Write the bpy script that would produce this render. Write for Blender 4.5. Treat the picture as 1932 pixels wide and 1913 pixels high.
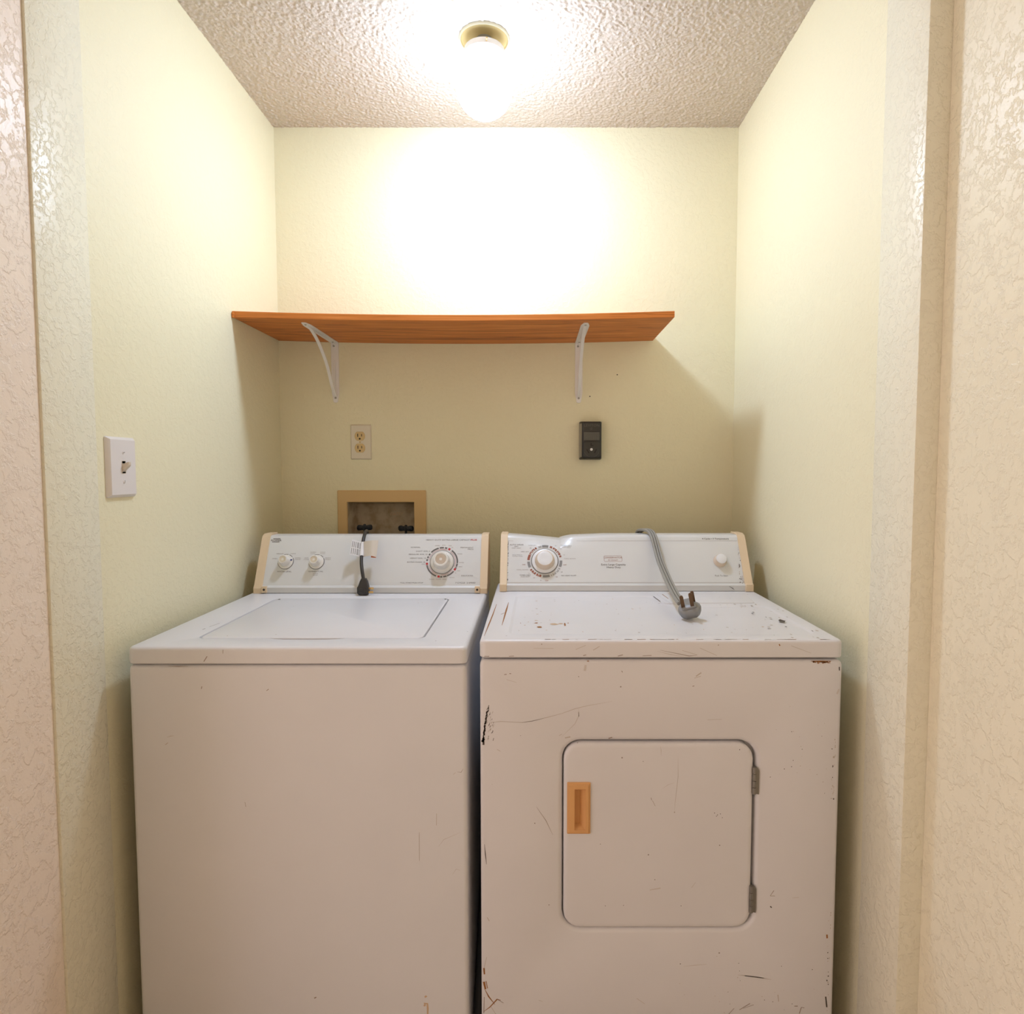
import bpy, bmesh, math, random
from mathutils import Vector, Matrix
R = math.radians
random.seed(7)
for o in list(bpy.data.objects):
    bpy.data.objects.remove(o)
scene = bpy.context.scene
col = scene.collection

# ---------------------------------------------------------------- camera
cam_d = bpy.data.cameras.new('camera')
cam = bpy.data.objects.new('camera', cam_d)
col.objects.link(cam)
cam.location = (0, 0, 1.275)
cam.rotation_euler = (R(90 - 3.343), 0, 0)
cam_d.sensor_fit = 'HORIZONTAL'
cam_d.sensor_width = 36.0
cam_d.lens = 36.0 * 1207.0 / 1932.0
cam_d.shift_x = -41.0 / 1932.0
cam_d.clip_start = 0.02
scene.camera = cam

# ---------------------------------------------------------------- world, exposure
WORLD_COL = (1.0, 0.825, 0.79)
WORLD_STR = 2.0
LAMP_COL = (0.79, 0.96, 1.24)
LAMP_STR = 167.0
w = bpy.data.worlds.new('world'); scene.world = w
w.use_nodes = True
bg = w.node_tree.nodes['Background']
bg.inputs[0].default_value = (*WORLD_COL, 1)
bg.inputs[1].default_value = WORLD_STR
vs = scene.view_settings
vs.view_transform = 'Standard'; vs.look = 'None'; vs.gamma = 1.0
vs.use_curve_mapping = False
vs.exposure = 0.0

# ---------------------------------------------------------------- materials
MATS = {}
def base_mat(name, color, rough=0.5, metal=0.0, spec=0.5):
    m = bpy.data.materials.new(name); m.use_nodes = True
    b = m.node_tree.nodes['Principled BSDF']
    b.inputs['Base Color'].default_value = (*color, 1)
    b.inputs['Roughness'].default_value = rough
    b.inputs['Metallic'].default_value = metal
    b.inputs['Specular IOR Level'].default_value = spec
    MATS[name] = m
    return m
def nd(m, t, **kw):
    n = m.node_tree.nodes.new(t)
    for k, v in kw.items(): setattr(n, k, v)
    return n
def lk(m, a, b): m.node_tree.links.new(a, b)
def coords(m, scale=(1, 1, 1)):
    tc = nd(m, 'ShaderNodeTexCoord'); mp = nd(m, 'ShaderNodeMapping')
    mp.inputs['Scale'].default_value = scale
    lk(m, tc.outputs['Object'], mp.inputs['Vector'])
    return mp.outputs[0]
def noise(m, vec, scale, detail=3.0, rough=0.55, dist=0.0):
    n = nd(m, 'ShaderNodeTexNoise')
    n.inputs['Scale'].default_value = scale; n.inputs['Detail'].default_value = detail
    n.inputs['Roughness'].default_value = rough; n.inputs['Distortion'].default_value = dist
    lk(m, vec, n.inputs['Vector'])
    return n.outputs['Fac']
def ramp(m, fac, stops):
    r = nd(m, 'ShaderNodeValToRGB'); e = r.color_ramp.elements
    while len(e) < len(stops): e.new(0.5)
    for el, (p, c) in zip(e, stops):
        el.position = p; el.color = (*c, 1) if len(c) == 3 else c
    lk(m, fac, r.inputs[0])
    return r.outputs[0]
def bump(m, height, strength, dist):
    b = nd(m, 'ShaderNodeBump'); b.inputs['Strength'].default_value = strength
    b.inputs['Distance'].default_value = dist
    lk(m, height, b.inputs['Height'])
    lk(m, b.outputs[0], m.node_tree.nodes['Principled BSDF'].inputs['Normal'])
def math_n(m, op, a, b):
    n = nd(m, 'ShaderNodeMath', operation=op)
    for i, v in enumerate((a, b)):
        if hasattr(v, 'links'): lk(m, v, n.inputs[i])
        else: n.inputs[i].default_value = v
    return n.outputs[0]
def g3(v): return (v, v, v)

def wall_mat(name, color, rough, scale, strength, dist, spec=0.4):
    """painted drywall with a knocked-down spray texture"""
    m = base_mat(name, color, rough, 0, spec)
    v = coords(m)
    a = ramp(m, noise(m, v, scale, 5.0, 0.62, 0.15), [(0.47, g3(0)), (0.56, g3(1))])
    f = noise(m, v, scale * 3.0, 2.0)
    bump(m, math_n(m, 'ADD', a, math_n(m, 'MULTIPLY', f, 0.30)), strength, dist)
    return m
wall_mat('alcove_paint', (0.89, 0.835, 0.60), 0.42, 70, 0.32, 0.0016)
wall_mat('jamb_paint', (0.88, 0.84, 0.67), 0.36, 58, 0.42, 0.0024)
wall_mat('hall_paint', (0.88, 0.81, 0.62), 0.36, 50, 0.42, 0.0026)
wall_mat('hall_pink_paint', (0.94, 0.81, 0.69), 0.34, 46, 0.44, 0.0028)
m = base_mat('ceiling_popcorn', (0.66, 0.595, 0.52), 0.9, 0, 0.2)
v = coords(m)
vo = nd(m, 'ShaderNodeTexVoronoi'); vo.inputs['Scale'].default_value = 95
lk(m, v, vo.inputs['Vector'])
h = math_n(m, 'ADD', math_n(m, 'MULTIPLY', vo.outputs['Distance'], -0.8), noise(m, v, 150, 3))
bump(m, h, 0.55, 0.004)
m = base_mat('floor_vinyl', (0.42, 0.34, 0.26), 0.5)
v = coords(m)
lk(m, ramp(m, noise(m, v, 9, 5), [(0.3, (0.36, 0.29, 0.21)), (0.7, (0.48, 0.40, 0.31))]),
   m.node_tree.nodes['Principled BSDF'].inputs['Base Color'])

def enamel(name, color, rough, spots, spot_col=(0.16, 0.10, 0.06)):
    m = base_mat(name, color, rough, 0, 0.5)
    v = coords(m)
    bs = m.node_tree.nodes['Principled BSDF']
    mix = nd(m, 'ShaderNodeMix', data_type='RGBA')
    mix.inputs['A'].default_value = (*color, 1); mix.inputs['B'].default_value = (*spot_col, 1)
    vo = nd(m, 'ShaderNodeTexVoronoi'); vo.inputs['Scale'].default_value = 34
    lk(m, v, vo.inputs['Vector'])
    near = math_n(m, 'LESS_THAN', vo.outputs['Distance'], 0.052)
    sep = nd(m, 'ShaderNodeSeparateColor'); lk(m, vo.outputs['Color'], sep.inputs[0])
    pick = math_n(m, 'LESS_THAN', sep.outputs[0], spots)
    lk(m, math_n(m, 'MULTIPLY', math_n(m, 'MULTIPLY', near, pick), 0.75), mix.inputs['Factor'])
    mot = ramp(m, noise(m, v, 5, 4), [(0.3, g3(0.965)), (0.7, g3(1.0))])
    mul = nd(m, 'ShaderNodeMix', data_type='RGBA', blend_type='MULTIPLY')
    mul.inputs['Factor'].default_value = 1
    lk(m, mix.outputs['Result'], mul.inputs['A']); lk(m, mot, mul.inputs['B'])
    lk(m, mul.outputs['Result'], bs.inputs['Base Color'])
    bump(m, noise(m, v, 420, 1), 0.04, 0.0004)
    return m
enamel('washer_enamel', (0.77, 0.765, 0.79), 0.36, 0.03)
enamel('dryer_enamel', (0.765, 0.75, 0.765), 0.38, 0.13)
enamel('panel_white', (0.74, 0.74, 0.73), 0.30, 0.0)
base_mat('almond_plastic', (0.78, 0.61, 0.41), 0.45)
base_mat('handle_tan', (0.74, 0.40, 0.16), 0.4)
base_mat('knob_white', (0.80, 0.77, 0.71), 0.32)
base_mat('knob_almond', (0.74, 0.61, 0.48), 0.38)
base_mat('cap_white', (0.82, 0.82, 0.83), 0.35)
base_mat('brushed_cap', (0.72, 0.66, 0.58), 0.32, 0.75)
base_mat('print_grey', (0.17, 0.15, 0.14), 0.6)
base_mat('print_soft', (0.36, 0.31, 0.28), 0.6)
base_mat('print_red', (0.55, 0.035, 0.04), 0.5)
base_mat('print_rust', (0.33, 0.10, 0.055), 0.6)
base_mat('print_midgrey', (0.27, 0.265, 0.26), 0.6)
base_mat('print_lightgrey', (0.42, 0.41, 0.40), 0.6)
base_mat('print_blue', (0.02, 0.04, 0.22), 0.5)
base_mat('scuff_dark', (0.075, 0.06, 0.05), 0.7)
base_mat('scuff_faint', (0.55, 0.49, 0.44), 0.6)
base_mat('scratch', (0.33, 0.26, 0.22), 0.6)
base_mat('smudge', (0.64, 0.595, 0.56), 0.6)
base_mat('rust', (0.34, 0.145, 0.045), 0.85)
base_mat('rust_pale', (0.62, 0.44, 0.28), 0.8)
base_mat('steel', (0.25, 0.235, 0.21), 0.42, 0.6)
base_mat('screw_metal', (0.40, 0.39, 0.37), 0.4, 0.8)
base_mat('bracket_white', (0.90, 0.87, 0.85), 0.42)
base_mat('plate_white', (0.80, 0.76, 0.75), 0.35)
base_mat('switch_ivory', (0.74, 0.66, 0.55), 0.35)
base_mat('outlet_plate', (0.80, 0.735, 0.60), 0.4)
base_mat('outlet_ivory', (0.70, 0.52, 0.25), 0.4)
base_mat('slot_dark', (0.015, 0.012, 0.01), 0.7)
base_mat('bakelite', (0.022, 0.020, 0.018), 0.35)
base_mat('bakelite_panel', (0.045, 0.043, 0.038), 0.4)
base_mat('bakelite_face', (0.15, 0.145, 0.125), 0.5)
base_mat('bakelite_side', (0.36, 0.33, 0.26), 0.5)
base_mat('box_beige', (0.72, 0.50, 0.24), 0.5)
m = base_mat('box_inside', (0.52, 0.43, 0.32), 0.6)
v = coords(m)
lk(m, ramp(m, noise(m, v, 22, 3), [(0.40, (0.40, 0.31, 0.20)), (0.56, (0.54, 0.45, 0.34))]),
   m.node_tree.nodes['Principled BSDF'].inputs['Base Color'])
base_mat('valve_blue_black', (0.012, 0.016, 0.028), 0.4)
base_mat('brass', (0.70, 0.48, 0.20), 0.35, 0.9)
base_mat('cord_black', (0.035, 0.032, 0.03), 0.45)
base_mat('cord_grey', (0.33, 0.32, 0.29), 0.5)
base_mat('cord_groove', (0.10, 0.095, 0.085), 0.6)
base_mat('plug_grey', (0.27, 0.27, 0.27), 0.4)
base_mat('blade_brown', (0.16, 0.09, 0.045), 0.45, 0.6)
base_mat('tag_white', (0.84, 0.83, 0.84), 0.25)
base_mat('tag_paper', (0.76, 0.70, 0.63), 0.5)
base_mat('tag_orange', (0.60, 0.13, 0.03), 0.5)
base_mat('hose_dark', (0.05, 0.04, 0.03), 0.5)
base_mat('pan_brass', (0.62, 0.48, 0.22), 0.35, 0.3)
base_mat('pan_rim', (0.72, 0.68, 0.52), 0.3, 0.2)
base_mat('socket_grey', (0.40, 0.42, 0.45), 0.4, 0.4)
base_mat('fitter_white', (0.85, 0.80, 0.74), 0.4)
m = base_mat('opal_glass_lit', (0.9, 0.9, 0.9), 0.3)
bs = m.node_tree.nodes['Principled BSDF']
bs.inputs['Emission Color'].default_value = (*LAMP_COL, 1)
tc = nd(m, 'ShaderNodeTexCoord'); sx_ = nd(m, 'ShaderNodeSeparateXYZ'); lk(m, tc.outputs['Generated'], sx_.inputs[0])
# glow shaped by height, strongest low down, to even out walls and ceiling
lk(m, math_n(m, 'MULTIPLY', ramp(m, sx_.outputs[2], [(0.0, g3(1.0)), (0.28, g3(0.55)), (0.60, g3(0.14)), (0.82, g3(0.07)), (1.0, g3(0.05))]), LAMP_STR), bs.inputs['Emission Strength'])
# oak laminate, grain along X
m = base_mat('oak_laminate', (0.42, 0.19, 0.07), 0.5, 0, 0.25)
v = coords(m, (1.3, 26, 60))
g1 = noise(m, v, 1.6, 5, 0.6, 1.2)
v2 = coords(m, (4, 160, 260))
g2 = noise(m, v2, 1.5, 2)
mixg = math_n(m, 'ADD', math_n(m, 'MULTIPLY', g1, 0.7), math_n(m, 'MULTIPLY', g2, 0.3))
lk(m, ramp(m, mixg, [(0.38, (0.40, 0.115, 0.022)), (0.47, (0.66, 0.220, 0.047)), (0.54, (0.70, 0.235, 0.050)), (0.64, (0.84, 0.33, 0.09))]),
   m.node_tree.nodes['Principled BSDF'].inputs['Base Color'])
bump(m, g2, 0.08, 0.0005)

# ---------------------------------------------------------------- object helpers
def finish(name, bm, mat, parent=None, smooth=35, recalc=True):
    if recalc: bmesh.ops.recalc_face_normals(bm, faces=bm.faces)
    me = bpy.data.meshes.new(name); bm.to_mesh(me); bm.free()
    mats = mat if isinstance(mat, (list, tuple)) else [mat]
    for k in mats: me.materials.append(MATS[k])
    if smooth:
        me.polygons.foreach_set('use_smooth', [True] * len(me.polygons))
        me.set_sharp_from_angle(angle=R(smooth))
    o = bpy.data.objects.new(name, me); col.objects.link(o)
    if parent is not None:
        o.parent = parent
        if parent.type == 'EMPTY':
            o.matrix_parent_inverse = Matrix.Translation(parent.location).inverted()
    return o
def thing(name, label, cat, loc, group=None):
    o = bpy.data.objects.new(name, None); col.objects.link(o)
    o.location = loc; o.empty_display_size = 0.05
    o['label'] = label; o['category'] = cat
    if group: o['group'] = group
    return o
def struct(o, label=None, cat=None):
    o['kind'] = 'structure'
    if label: o['label'] = label
    if cat: o['category'] = cat
    return o

def fr_front(y0):  return lambda u, v, n=0.0: Vector((u, y0 - n, v))
def fr_top(z0):    return lambda u, v, n=0.0: Vector((u, v, z0 + n))
def fr_left(x0):   return lambda u, v, n=0.0: Vector((x0 + n, u, v))
def fr_slant(A, B):
    a = Vector((0, A[0], A[1])); d = Vector((0, B[0] - A[0], B[1] - A[1])).normalized()
    nn = Vector((0, -d.z, d.y))
    return lambda u, v, n=0.0: a + Vector((u, 0, 0)) + d * v + nn * n

def rrect(x0, x1, z0, z1, r, inset=0.0, n=6):
    x0 += inset; x1 -= inset; z0 += inset; z1 -= inset
    r = max(r - inset, 0.0006)
    out = []
    for cx, cz, a0 in ((x1 - r, z1 - r, 0), (x0 + r, z1 - r, 90), (x0 + r, z0 + r, 180), (x1 - r, z0 + r, 270)):
        for i in range(n + 1):
            a = R(a0 + 90 * i / n)
            out.append((cx + r * math.cos(a), cz + r * math.sin(a)))
    return out
def circ(cx, cy, r, n=40):
    return [(cx + r * math.cos(2 * math.pi * i / n), cy + r * math.sin(2 * math.pi * i / n)) for i in range(n)]
def inset_poly(pts, d):
    """offset a CCW polygon inward by d"""
    n = len(pts); res = []
    for i in range(n):
        p0, p1, p2 = Vector(pts[i - 1]), Vector(pts[i]), Vector(pts[(i + 1) % n])
        e1 = (p1 - p0).normalized(); e2 = (p2 - p1).normalized()
        n1 = Vector((-e1.y, e1.x)); n2 = Vector((-e2.y, e2.x))
        b = (n1 + n2); b = b / max(b.length_squared, 1e-6) * 2
        res.append(tuple(p1 + b * d))
    return res
def round_poly(pts, r, n=5):
    out = []; k = len(pts)
    for i in range(k):
        p0, p1, p2 = Vector(pts[i - 1]), Vector(pts[i]), Vector(pts[(i + 1) % k])
        a = p1 + (p0 - p1).normalized() * r; c = p1 + (p2 - p1).normalized() * r
        for j in range(n + 1):
            t = j / n
            out.append(tuple(a * (1 - t) ** 2 + p1 * 2 * t * (1 - t) + c * t * t))
    return out

def ring_faces(bm, loops, closed=True, mi=0):
    for A, B in zip(loops, loops[1:]):
        k = len(A)
        for i in range(k if closed else k - 1):
            j = (i + 1) % k
            f = bm.faces.new((A[i], A[j], B[j], B[i])); f.material_index = mi
def loft(bm, loops, cap0=True, cap1=True, mi=0):
    L = [[bm.verts.new(p) for p in lp] for lp in loops]
    ring_faces(bm, L, True, mi)
    if cap0: bm.faces.new(L[0]).material_index = mi
    if cap1: bm.faces.new(L[-1]).material_index = mi
    return L
def slab(bm, fr, outline, profile, cap0=True, cap1=True, mi=0):
    """outline(inset) -> 2D points; profile = [(inset, n), ...]"""
    return loft(bm, [[fr(u, v, n) for u, v in outline(i)] for i, n in profile], cap0, cap1, mi)
def fill_between(bm, outer, inner):
    e = []
    for L in (outer, inner):
        for i in range(len(L)):
            ed = bm.edges.get((L[i], L[(i + 1) % len(L)])) or bm.edges.new((L[i], L[(i + 1) % len(L)]))
            e.append(ed)
    bmesh.ops.triangle_fill(bm, use_beauty=True, use_dissolve=False, edges=e)
def edge_round(r, n0, steps=4):
    """profile points for a rounded front edge of radius r ending on n=0, starting at n0 depth"""
    pr = [(0.0, n0)]
    for i in range(steps + 1):
        a = R(90 * i / steps)
        pr.append((r - r * math.cos(a), -r + r * math.sin(a)))
    return pr
def box(bm, x0, x1, y0, y1, z0, z1, bev=0.0, seg=2):
    t = bmesh.new()
    bmesh.ops.create_cube(t, size=1)
    for v_ in t.verts:
        v_.co = Vector(((x0 + x1) / 2 + v_.co.x * (x1 - x0), (y0 + y1) / 2 + v_.co.y * (y1 - y0), (z0 + z1) / 2 + v_.co.z * (z1 - z0)))
    if bev > 0:
        bmesh.ops.bevel(t, geom=t.edges[:], offset=bev, segments=seg, profile=0.5, affect='EDGES')
    me = bpy.data.meshes.new('tmp'); t.to_mesh(me); t.free(); bm.from_mesh(me); bpy.data.meshes.remove(me)
def frbox(bm, fr, u0, u1, v0, v1, n0, n1, mi=0):
    loft(bm, [[fr(u, v, n) for u, v in ((u0, v0), (u1, v0), (u1, v1), (u0, v1))] for n in (n0, n1)], mi=mi)
def spline(pts, per=8):
    P = [Vector(p) for p in pts]; out = []
    for i in range(len(P) - 1):
        p0 = P[max(i - 1, 0)]; p1 = P[i]; p2 = P[i + 1]; p3 = P[min(i + 2, len(P) - 1)]
        for j in range(per):
            t = j / per
            out.append(0.5 * ((2 * p1) + (p2 - p0) * t + (2 * p0 - 5 * p1 + 4 * p2 - p3) * t * t + (3 * p1 - p0 - 3 * p2 + p3) * t ** 3))
    out.append(P[-1]); return out
def sweep(bm, pts, section, side=Vector((1, 0, 0)), mi=0):
    """sweep a closed 2D section (a along side, b along normal) along pts"""
    loops = []
    for i, p in enumerate(pts):
        t = (pts[min(i + 1, len(pts) - 1)] - pts[max(i - 1, 0)]).normalized()
        s = (side - t * side.dot(t)).normalized(); nn = t.cross(s)
        loops.append([p + s * a + nn * b for a, b in section])
    return loft(bm, loops, mi=mi)
def tube(bm, pts, r, n=12, side=Vector((1, 0, 0)), mi=0):
    return sweep(bm, pts, [(r * math.cos(2 * math.pi * i / n), r * math.sin(2 * math.pi * i / n)) for i in range(n)], side, mi)
def lathe(bm, fr, cu, cv, prof, n=40, cap0=False, cap1=False, mi=0):
    """prof = [(radius, height along n)]"""
    return loft(bm, [[fr(u, v, h_) for u, v in circ(cu, cv, max(r, 0.0003), n)] for r, h_ in prof], cap0, cap1, mi)
def arc(bm, fr, cu, cv, r0, r1, a0, a1, n=0.0004, mi=0):
    k = max(2, int(abs(a1 - a0) / 4) + 1)
    A = []; B = []
    for i in range(k + 1):
        a = R(a0 + (a1 - a0) * i / k)
        A.append(bm.verts.new(fr(cu + r0 * math.cos(a), cv + r0 * math.sin(a), n)))
        B.append(bm.verts.new(fr(cu + r1 * math.cos(a), cv + r1 * math.sin(a), n)))
    for i in range(k):
        bm.faces.new((A[i], A[i + 1], B[i + 1], B[i])).material_index = mi
def quad(bm, fr, u0, u1, v0, v1, n=0.0004, mi=0):
    bm.faces.new([bm.verts.new(fr(u, v, n)) for u, v in ((u0, v0), (u1, v0), (u1, v1), (u0, v1))]).material_index = mi
def stroke(bm, fr, pts, wd, n=0.0003, mi=0, taper=True):
    """a thin mark on a surface"""
    P = [Vector((a, b)) for a, b in pts]; A = []; B = []
    for i, p in enumerate(P):
        t = (P[min(i + 1, len(P) - 1)] - P[max(i - 1, 0)]); t = t.normalized() if t.length > 0 else Vector((1, 0))
        s = Vector((-t.y, t.x)) * wd * 0.5
        if taper and len(P) > 2 and i in (0, len(P) - 1): s *= 0.3
        s *= random.uniform(0.75, 1.2)
        A.append(bm.verts.new(fr(*(p + s), n))); B.append(bm.verts.new(fr(*(p - s), n)))
    for i in range(len(P) - 1):
        bm.faces.new((A[i], A[i + 1], B[i + 1], B[i])).material_index = mi
def blob(bm, fr, u, v, ru, rv, n=0.0003, mi=0, k=9):
    vs_ = []
    for i in range(k):
        a = 2 * math.pi * i / k; q = random.uniform(0.55, 1.15)
        vs_.append(bm.verts.new(fr(u + ru * q * math.cos(a), v + rv * q * math.sin(a), n)))
    bm.faces.new(vs_).material_index = mi
def text(bm, body, fr, u, v, cap, align='CENTER', sx=1.0, mi=0, n=0.0004, rot=0.0, bold=0.0):
    """flat printed lettering: cap = capital height, anchored at its middle line"""
    cu = bpy.data.curves.new('t', 'FONT'); cu.body = body; cu.size = 1.0
    cu.align_x = align; cu.resolution_u = 2; cu.offset = bold
    ob = bpy.data.objects.new('t', cu); col.objects.link(ob)
    dg = bpy.context.evaluated_depsgraph_get()
    me = bpy.data.meshes.new_from_object(ob.evaluated_get(dg))
    s = cap / 0.69
    vv = []
    ca, sa = math.cos(R(rot)), math.sin(R(rot))
    for q in me.vertices:
        x = q.co.x * s * sx; y = q.co.y * s - cap / 2
        vv.append(bm.verts.new(fr(u + x * ca - y * sa, v + x * sa + y * ca, n)))
    for p in me.polygons:
        try: bm.faces.new([vv[i] for i in p.vertices]).material_index = mi
        except ValueError: pass
    bpy.data.objects.remove(ob); bpy.data.curves.remove(cu); bpy.data.meshes.remove(me)

# ---------------------------------------------------------------- dimensions (metres)
YB = 2.19            # alcove back wall
ZC = 2.408           # ceiling
XL, XR = -0.862, 0.680
JL, JR = -0.858, 0.668
JY0, JY1 = 1.125, 1.262
HL, HR = -0.863, 0.708
YF = 1.275           # machine fronts

# ---------------------------------------------------------------- the setting
BX = (-0.6385, -0.4085, 0.955, 1.1645)      # outlet-box opening in the back wall
bm = bmesh.new()
fb = fr_front(YB)
out = [bm.verts.new(fb(u, v)) for u, v in ((XL - .1, 0), (XR + .1, 0), (XR + .1, ZC), (XL - .1, ZC))]
inn = [bm.verts.new(fb(u, v)) for u, v in rrect(*BX, 0.0008, 0, 1)]
fill_between(bm, out, inn)
inn2 = [bm.verts.new(v_.co + Vector((0, 0.10, 0))) for v_ in inn]
out2 = [bm.verts.new(v_.co + Vector((0, 0.10, 0))) for v_ in out]
ring_faces(bm, [inn, inn2]); ring_faces(bm, [out, out2]); fill_between(bm, out2, inn2)
o = struct(finish('wall_back', bm, 'alcove_paint', smooth=0), 'cream back wall of the laundry alcove', 'wall')
wall_back = o
for u, v in ((0.1905, 1.523), (0.283, 1.596)):
    bm = bmesh.new(); lathe(bm, fb, u, v, [(0.0022, 0.0004), (0.0004, 0.0005)], 10, False, True)
    finish('nail_hole', bm, 'scuff_dark', wall_back)
def wallbox(name, x0, x1, y0, y1, z0, z1, mat, label):
    bm = bmesh.new(); box(bm, x0, x1, y0, y1, z0, z1)
    return struct(finish(name, bm, mat, smooth=0), label, 'wall')
wallbox('wall_left', XL - .1, XL, JY1, YB, 0, ZC, 'alcove_paint', 'cream left side wall of the alcove')
wallbox('wall_right', XR, XR + .1, JY1, YB, 0, ZC, 'alcove_paint', 'cream right side wall of the alcove')
def jamb(name, x0, x1, label):
    bm = bmesh.new(); box(bm, x0, x1, JY0, JY1, 0, ZC, 0.0025, 2)
    o = struct(finish(name, bm, 'jamb_paint'), label, 'trim'); return o
jamb('trim_1', JL - .12, JL, 'left end of the alcove partition, textured cream')
jamb('trim_2', JR, JR + .14, 'right end of the alcove partition, textured off-white')
wallbox('wall_hall_left', HL - .11, HL, 0.90, JY0 - 0.0004, 0, ZC, 'hall_pink_paint', 'pinkish textured hall wall at the left edge')
wallbox('wall_hall_right', HR, HR + .1, -0.9, JY0 - 0.0004, 0, ZC, 'hall_paint', 'cream textured hall wall at the right edge')
wallbox('wall_hall_back', -1.75, HR + .1, -1.0, -0.9, 0, ZC, 'hall_paint', 'cream hall wall behind the viewpoint')
wallbox('wall_hall_front', -1.75, HL - .1101, 0.90, 1.02, 0, ZC, 'hall_pink_paint', 'pinkish hall wall beside the alcove partition')
bm = bmesh.new(); box(bm, -1.75, 0.9, -1.0, YB + .15, ZC + .0005, ZC + .08)
# sprayed popcorn relief over the alcove, rough where it meets the walls
from mathutils import noise as mn
gx, gy = 500, 310
gv = []
for j in range(gy + 1):
    y = 1.24 + (YB + .004 - 1.24) * j / gy
    row = []
    for i in range(gx + 1):
        x = XL - .004 + (XR - XL + .008) * i / gx
        n1 = mn.noise(Vector((x * 150, y * 150, 0.3))); n2 = mn.noise(Vector((x * 300, y * 300, 7.1)))
        row.append(bm.verts.new((x, y, ZC + .0004 - .0033 * max(0.0, 0.35 + n1 + .45 * n2))))
    gv.append(row)
for j in range(gy):
    for i in range(gx):
        bm.faces.new((gv[j][i], gv[j][i + 1], gv[j + 1][i + 1], gv[j + 1][i]))
struct(finish('ceiling', bm, 'ceiling_popcorn', smooth=60), 'off-white popcorn textured ceiling', 'ceiling')
bm = bmesh.new(); box(bm, -1.75, 0.9, -1.0, YB + .15, -0.06, 0)
struct(finish('floor', bm, 'floor_vinyl', smooth=0), 'brown vinyl floor under the machines', 'floor')

# ---------------------------------------------------------------- ceiling light
LX, LY = -0.130, 1.752
lamp = thing('ceiling_light', 'bare white egg-shaped glass globe ceiling light with brass pan', 'ceiling light', (LX, LY, ZC))
fl = fr_top(ZC)
bm = bmesh.new()
lathe(bm, fl, LX, LY, [(0.0665, 0.0), (0.0670, -0.003), (0.0655, -0.0065), (0.0640, -0.0075), (0.0625, -0.0065)], 56)
rim = finish('canopy_rim', bm, 'pan_rim', lamp)
bm = bmesh.new()
lathe(bm, fl, LX, LY, [(0.0625, -0.0065), (0.060, -0.0042), (0.052, -0.0035), (0.02, -0.003), (0.0, -0.003)], 56)
finish('canopy', bm, 'pan_brass', lamp)
bm = bmesh.new()
lathe(bm, fl, LX, LY, [(0.021, -0.003), (0.021, -0.018), (0.017, -0.020), (0.017, -0.048)], 28, False, True)
finish('socket', bm, 'socket_grey', lamp)
bm = bmesh.new()
lathe(bm, fl, LX, LY, [(0.017, -0.024), (0.046, -0.026), (0.0525, -0.030), (0.0535, -0.044), (0.051, -0.046), (0.049, -0.044)], 48)
finish('fitter', bm, 'fitter_white', lamp)
for a in (40, 160, 280):
    bm = bmesh.new()
    c = Vector((LX + 0.0535 * math.cos(R(a)), LY + 0.0535 * math.sin(R(a)), ZC - 0.038))
    d_ = Vector((math.cos(R(a)), math.sin(R(a)), 0))
    tube(bm, [c, c + d_ * 0.008], 0.0025, 8, Vector((0, 0, 1)))
    finish('thumb_screw', bm, 'brass', lamp)
bm = bmesh.new()
pr = [(0.0485, -0.040), (0.0495, -0.048)]
for i in range(15):
    a = R(-52 + 142 * i / 14)
    z = -0.122 - 0.082 * math.sin(a) if a > 0 else -0.122 - 0.088 * math.sin(a)
    pr.append((0.0755 * math.cos(a), z))
lathe(bm, fl, LX, LY, pr, 48, False, True)
finish('globe', bm, 'opal_glass_lit', lamp, 60)

# ---------------------------------------------------------------- shelf and brackets
SX0, SX1, SY0, SY1 = -0.8605, 0.402, 1.854, 2.1895
def shelf_z(x): return 1.7098 - 0.0108 * (1 - min(1, ((x + 0.23) / 0.633) ** 2))
shelf = thing('wall_shelf', 'oak-look shelf board sagging between two brackets', 'shelf', (-0.23, 2.02, 1.70))
bm = bmesh.new()
loops = []
N = 40; T = 0.0172; b = 0.0012
for i in range(N + 1):
    x = SX0 + (SX1 - SX0) * i / N; z = shelf_z(x)
    loops.append([(x, SY0 + b, z), (x, SY1, z), (x, SY1, z + T), (x, SY0 + b, z + T), (x, SY0, z + T - b), (x, SY0, z + b)])
loft(bm, loops)
finish('board', bm, 'oak_laminate', shelf, 25)
# splintered lip where the laminate edge meets the side wall
bm = bmesh.new()
box(bm, SX0 - 0.0005, SX0 + 0.006, SY0 - 0.0035, SY0 + 0.004, shelf_z(SX0) - 0.002, shelf_z(SX0) + 0.0125, 0.0008)
finish('edge_lip', bm, 'oak_laminate', shelf)

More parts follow.
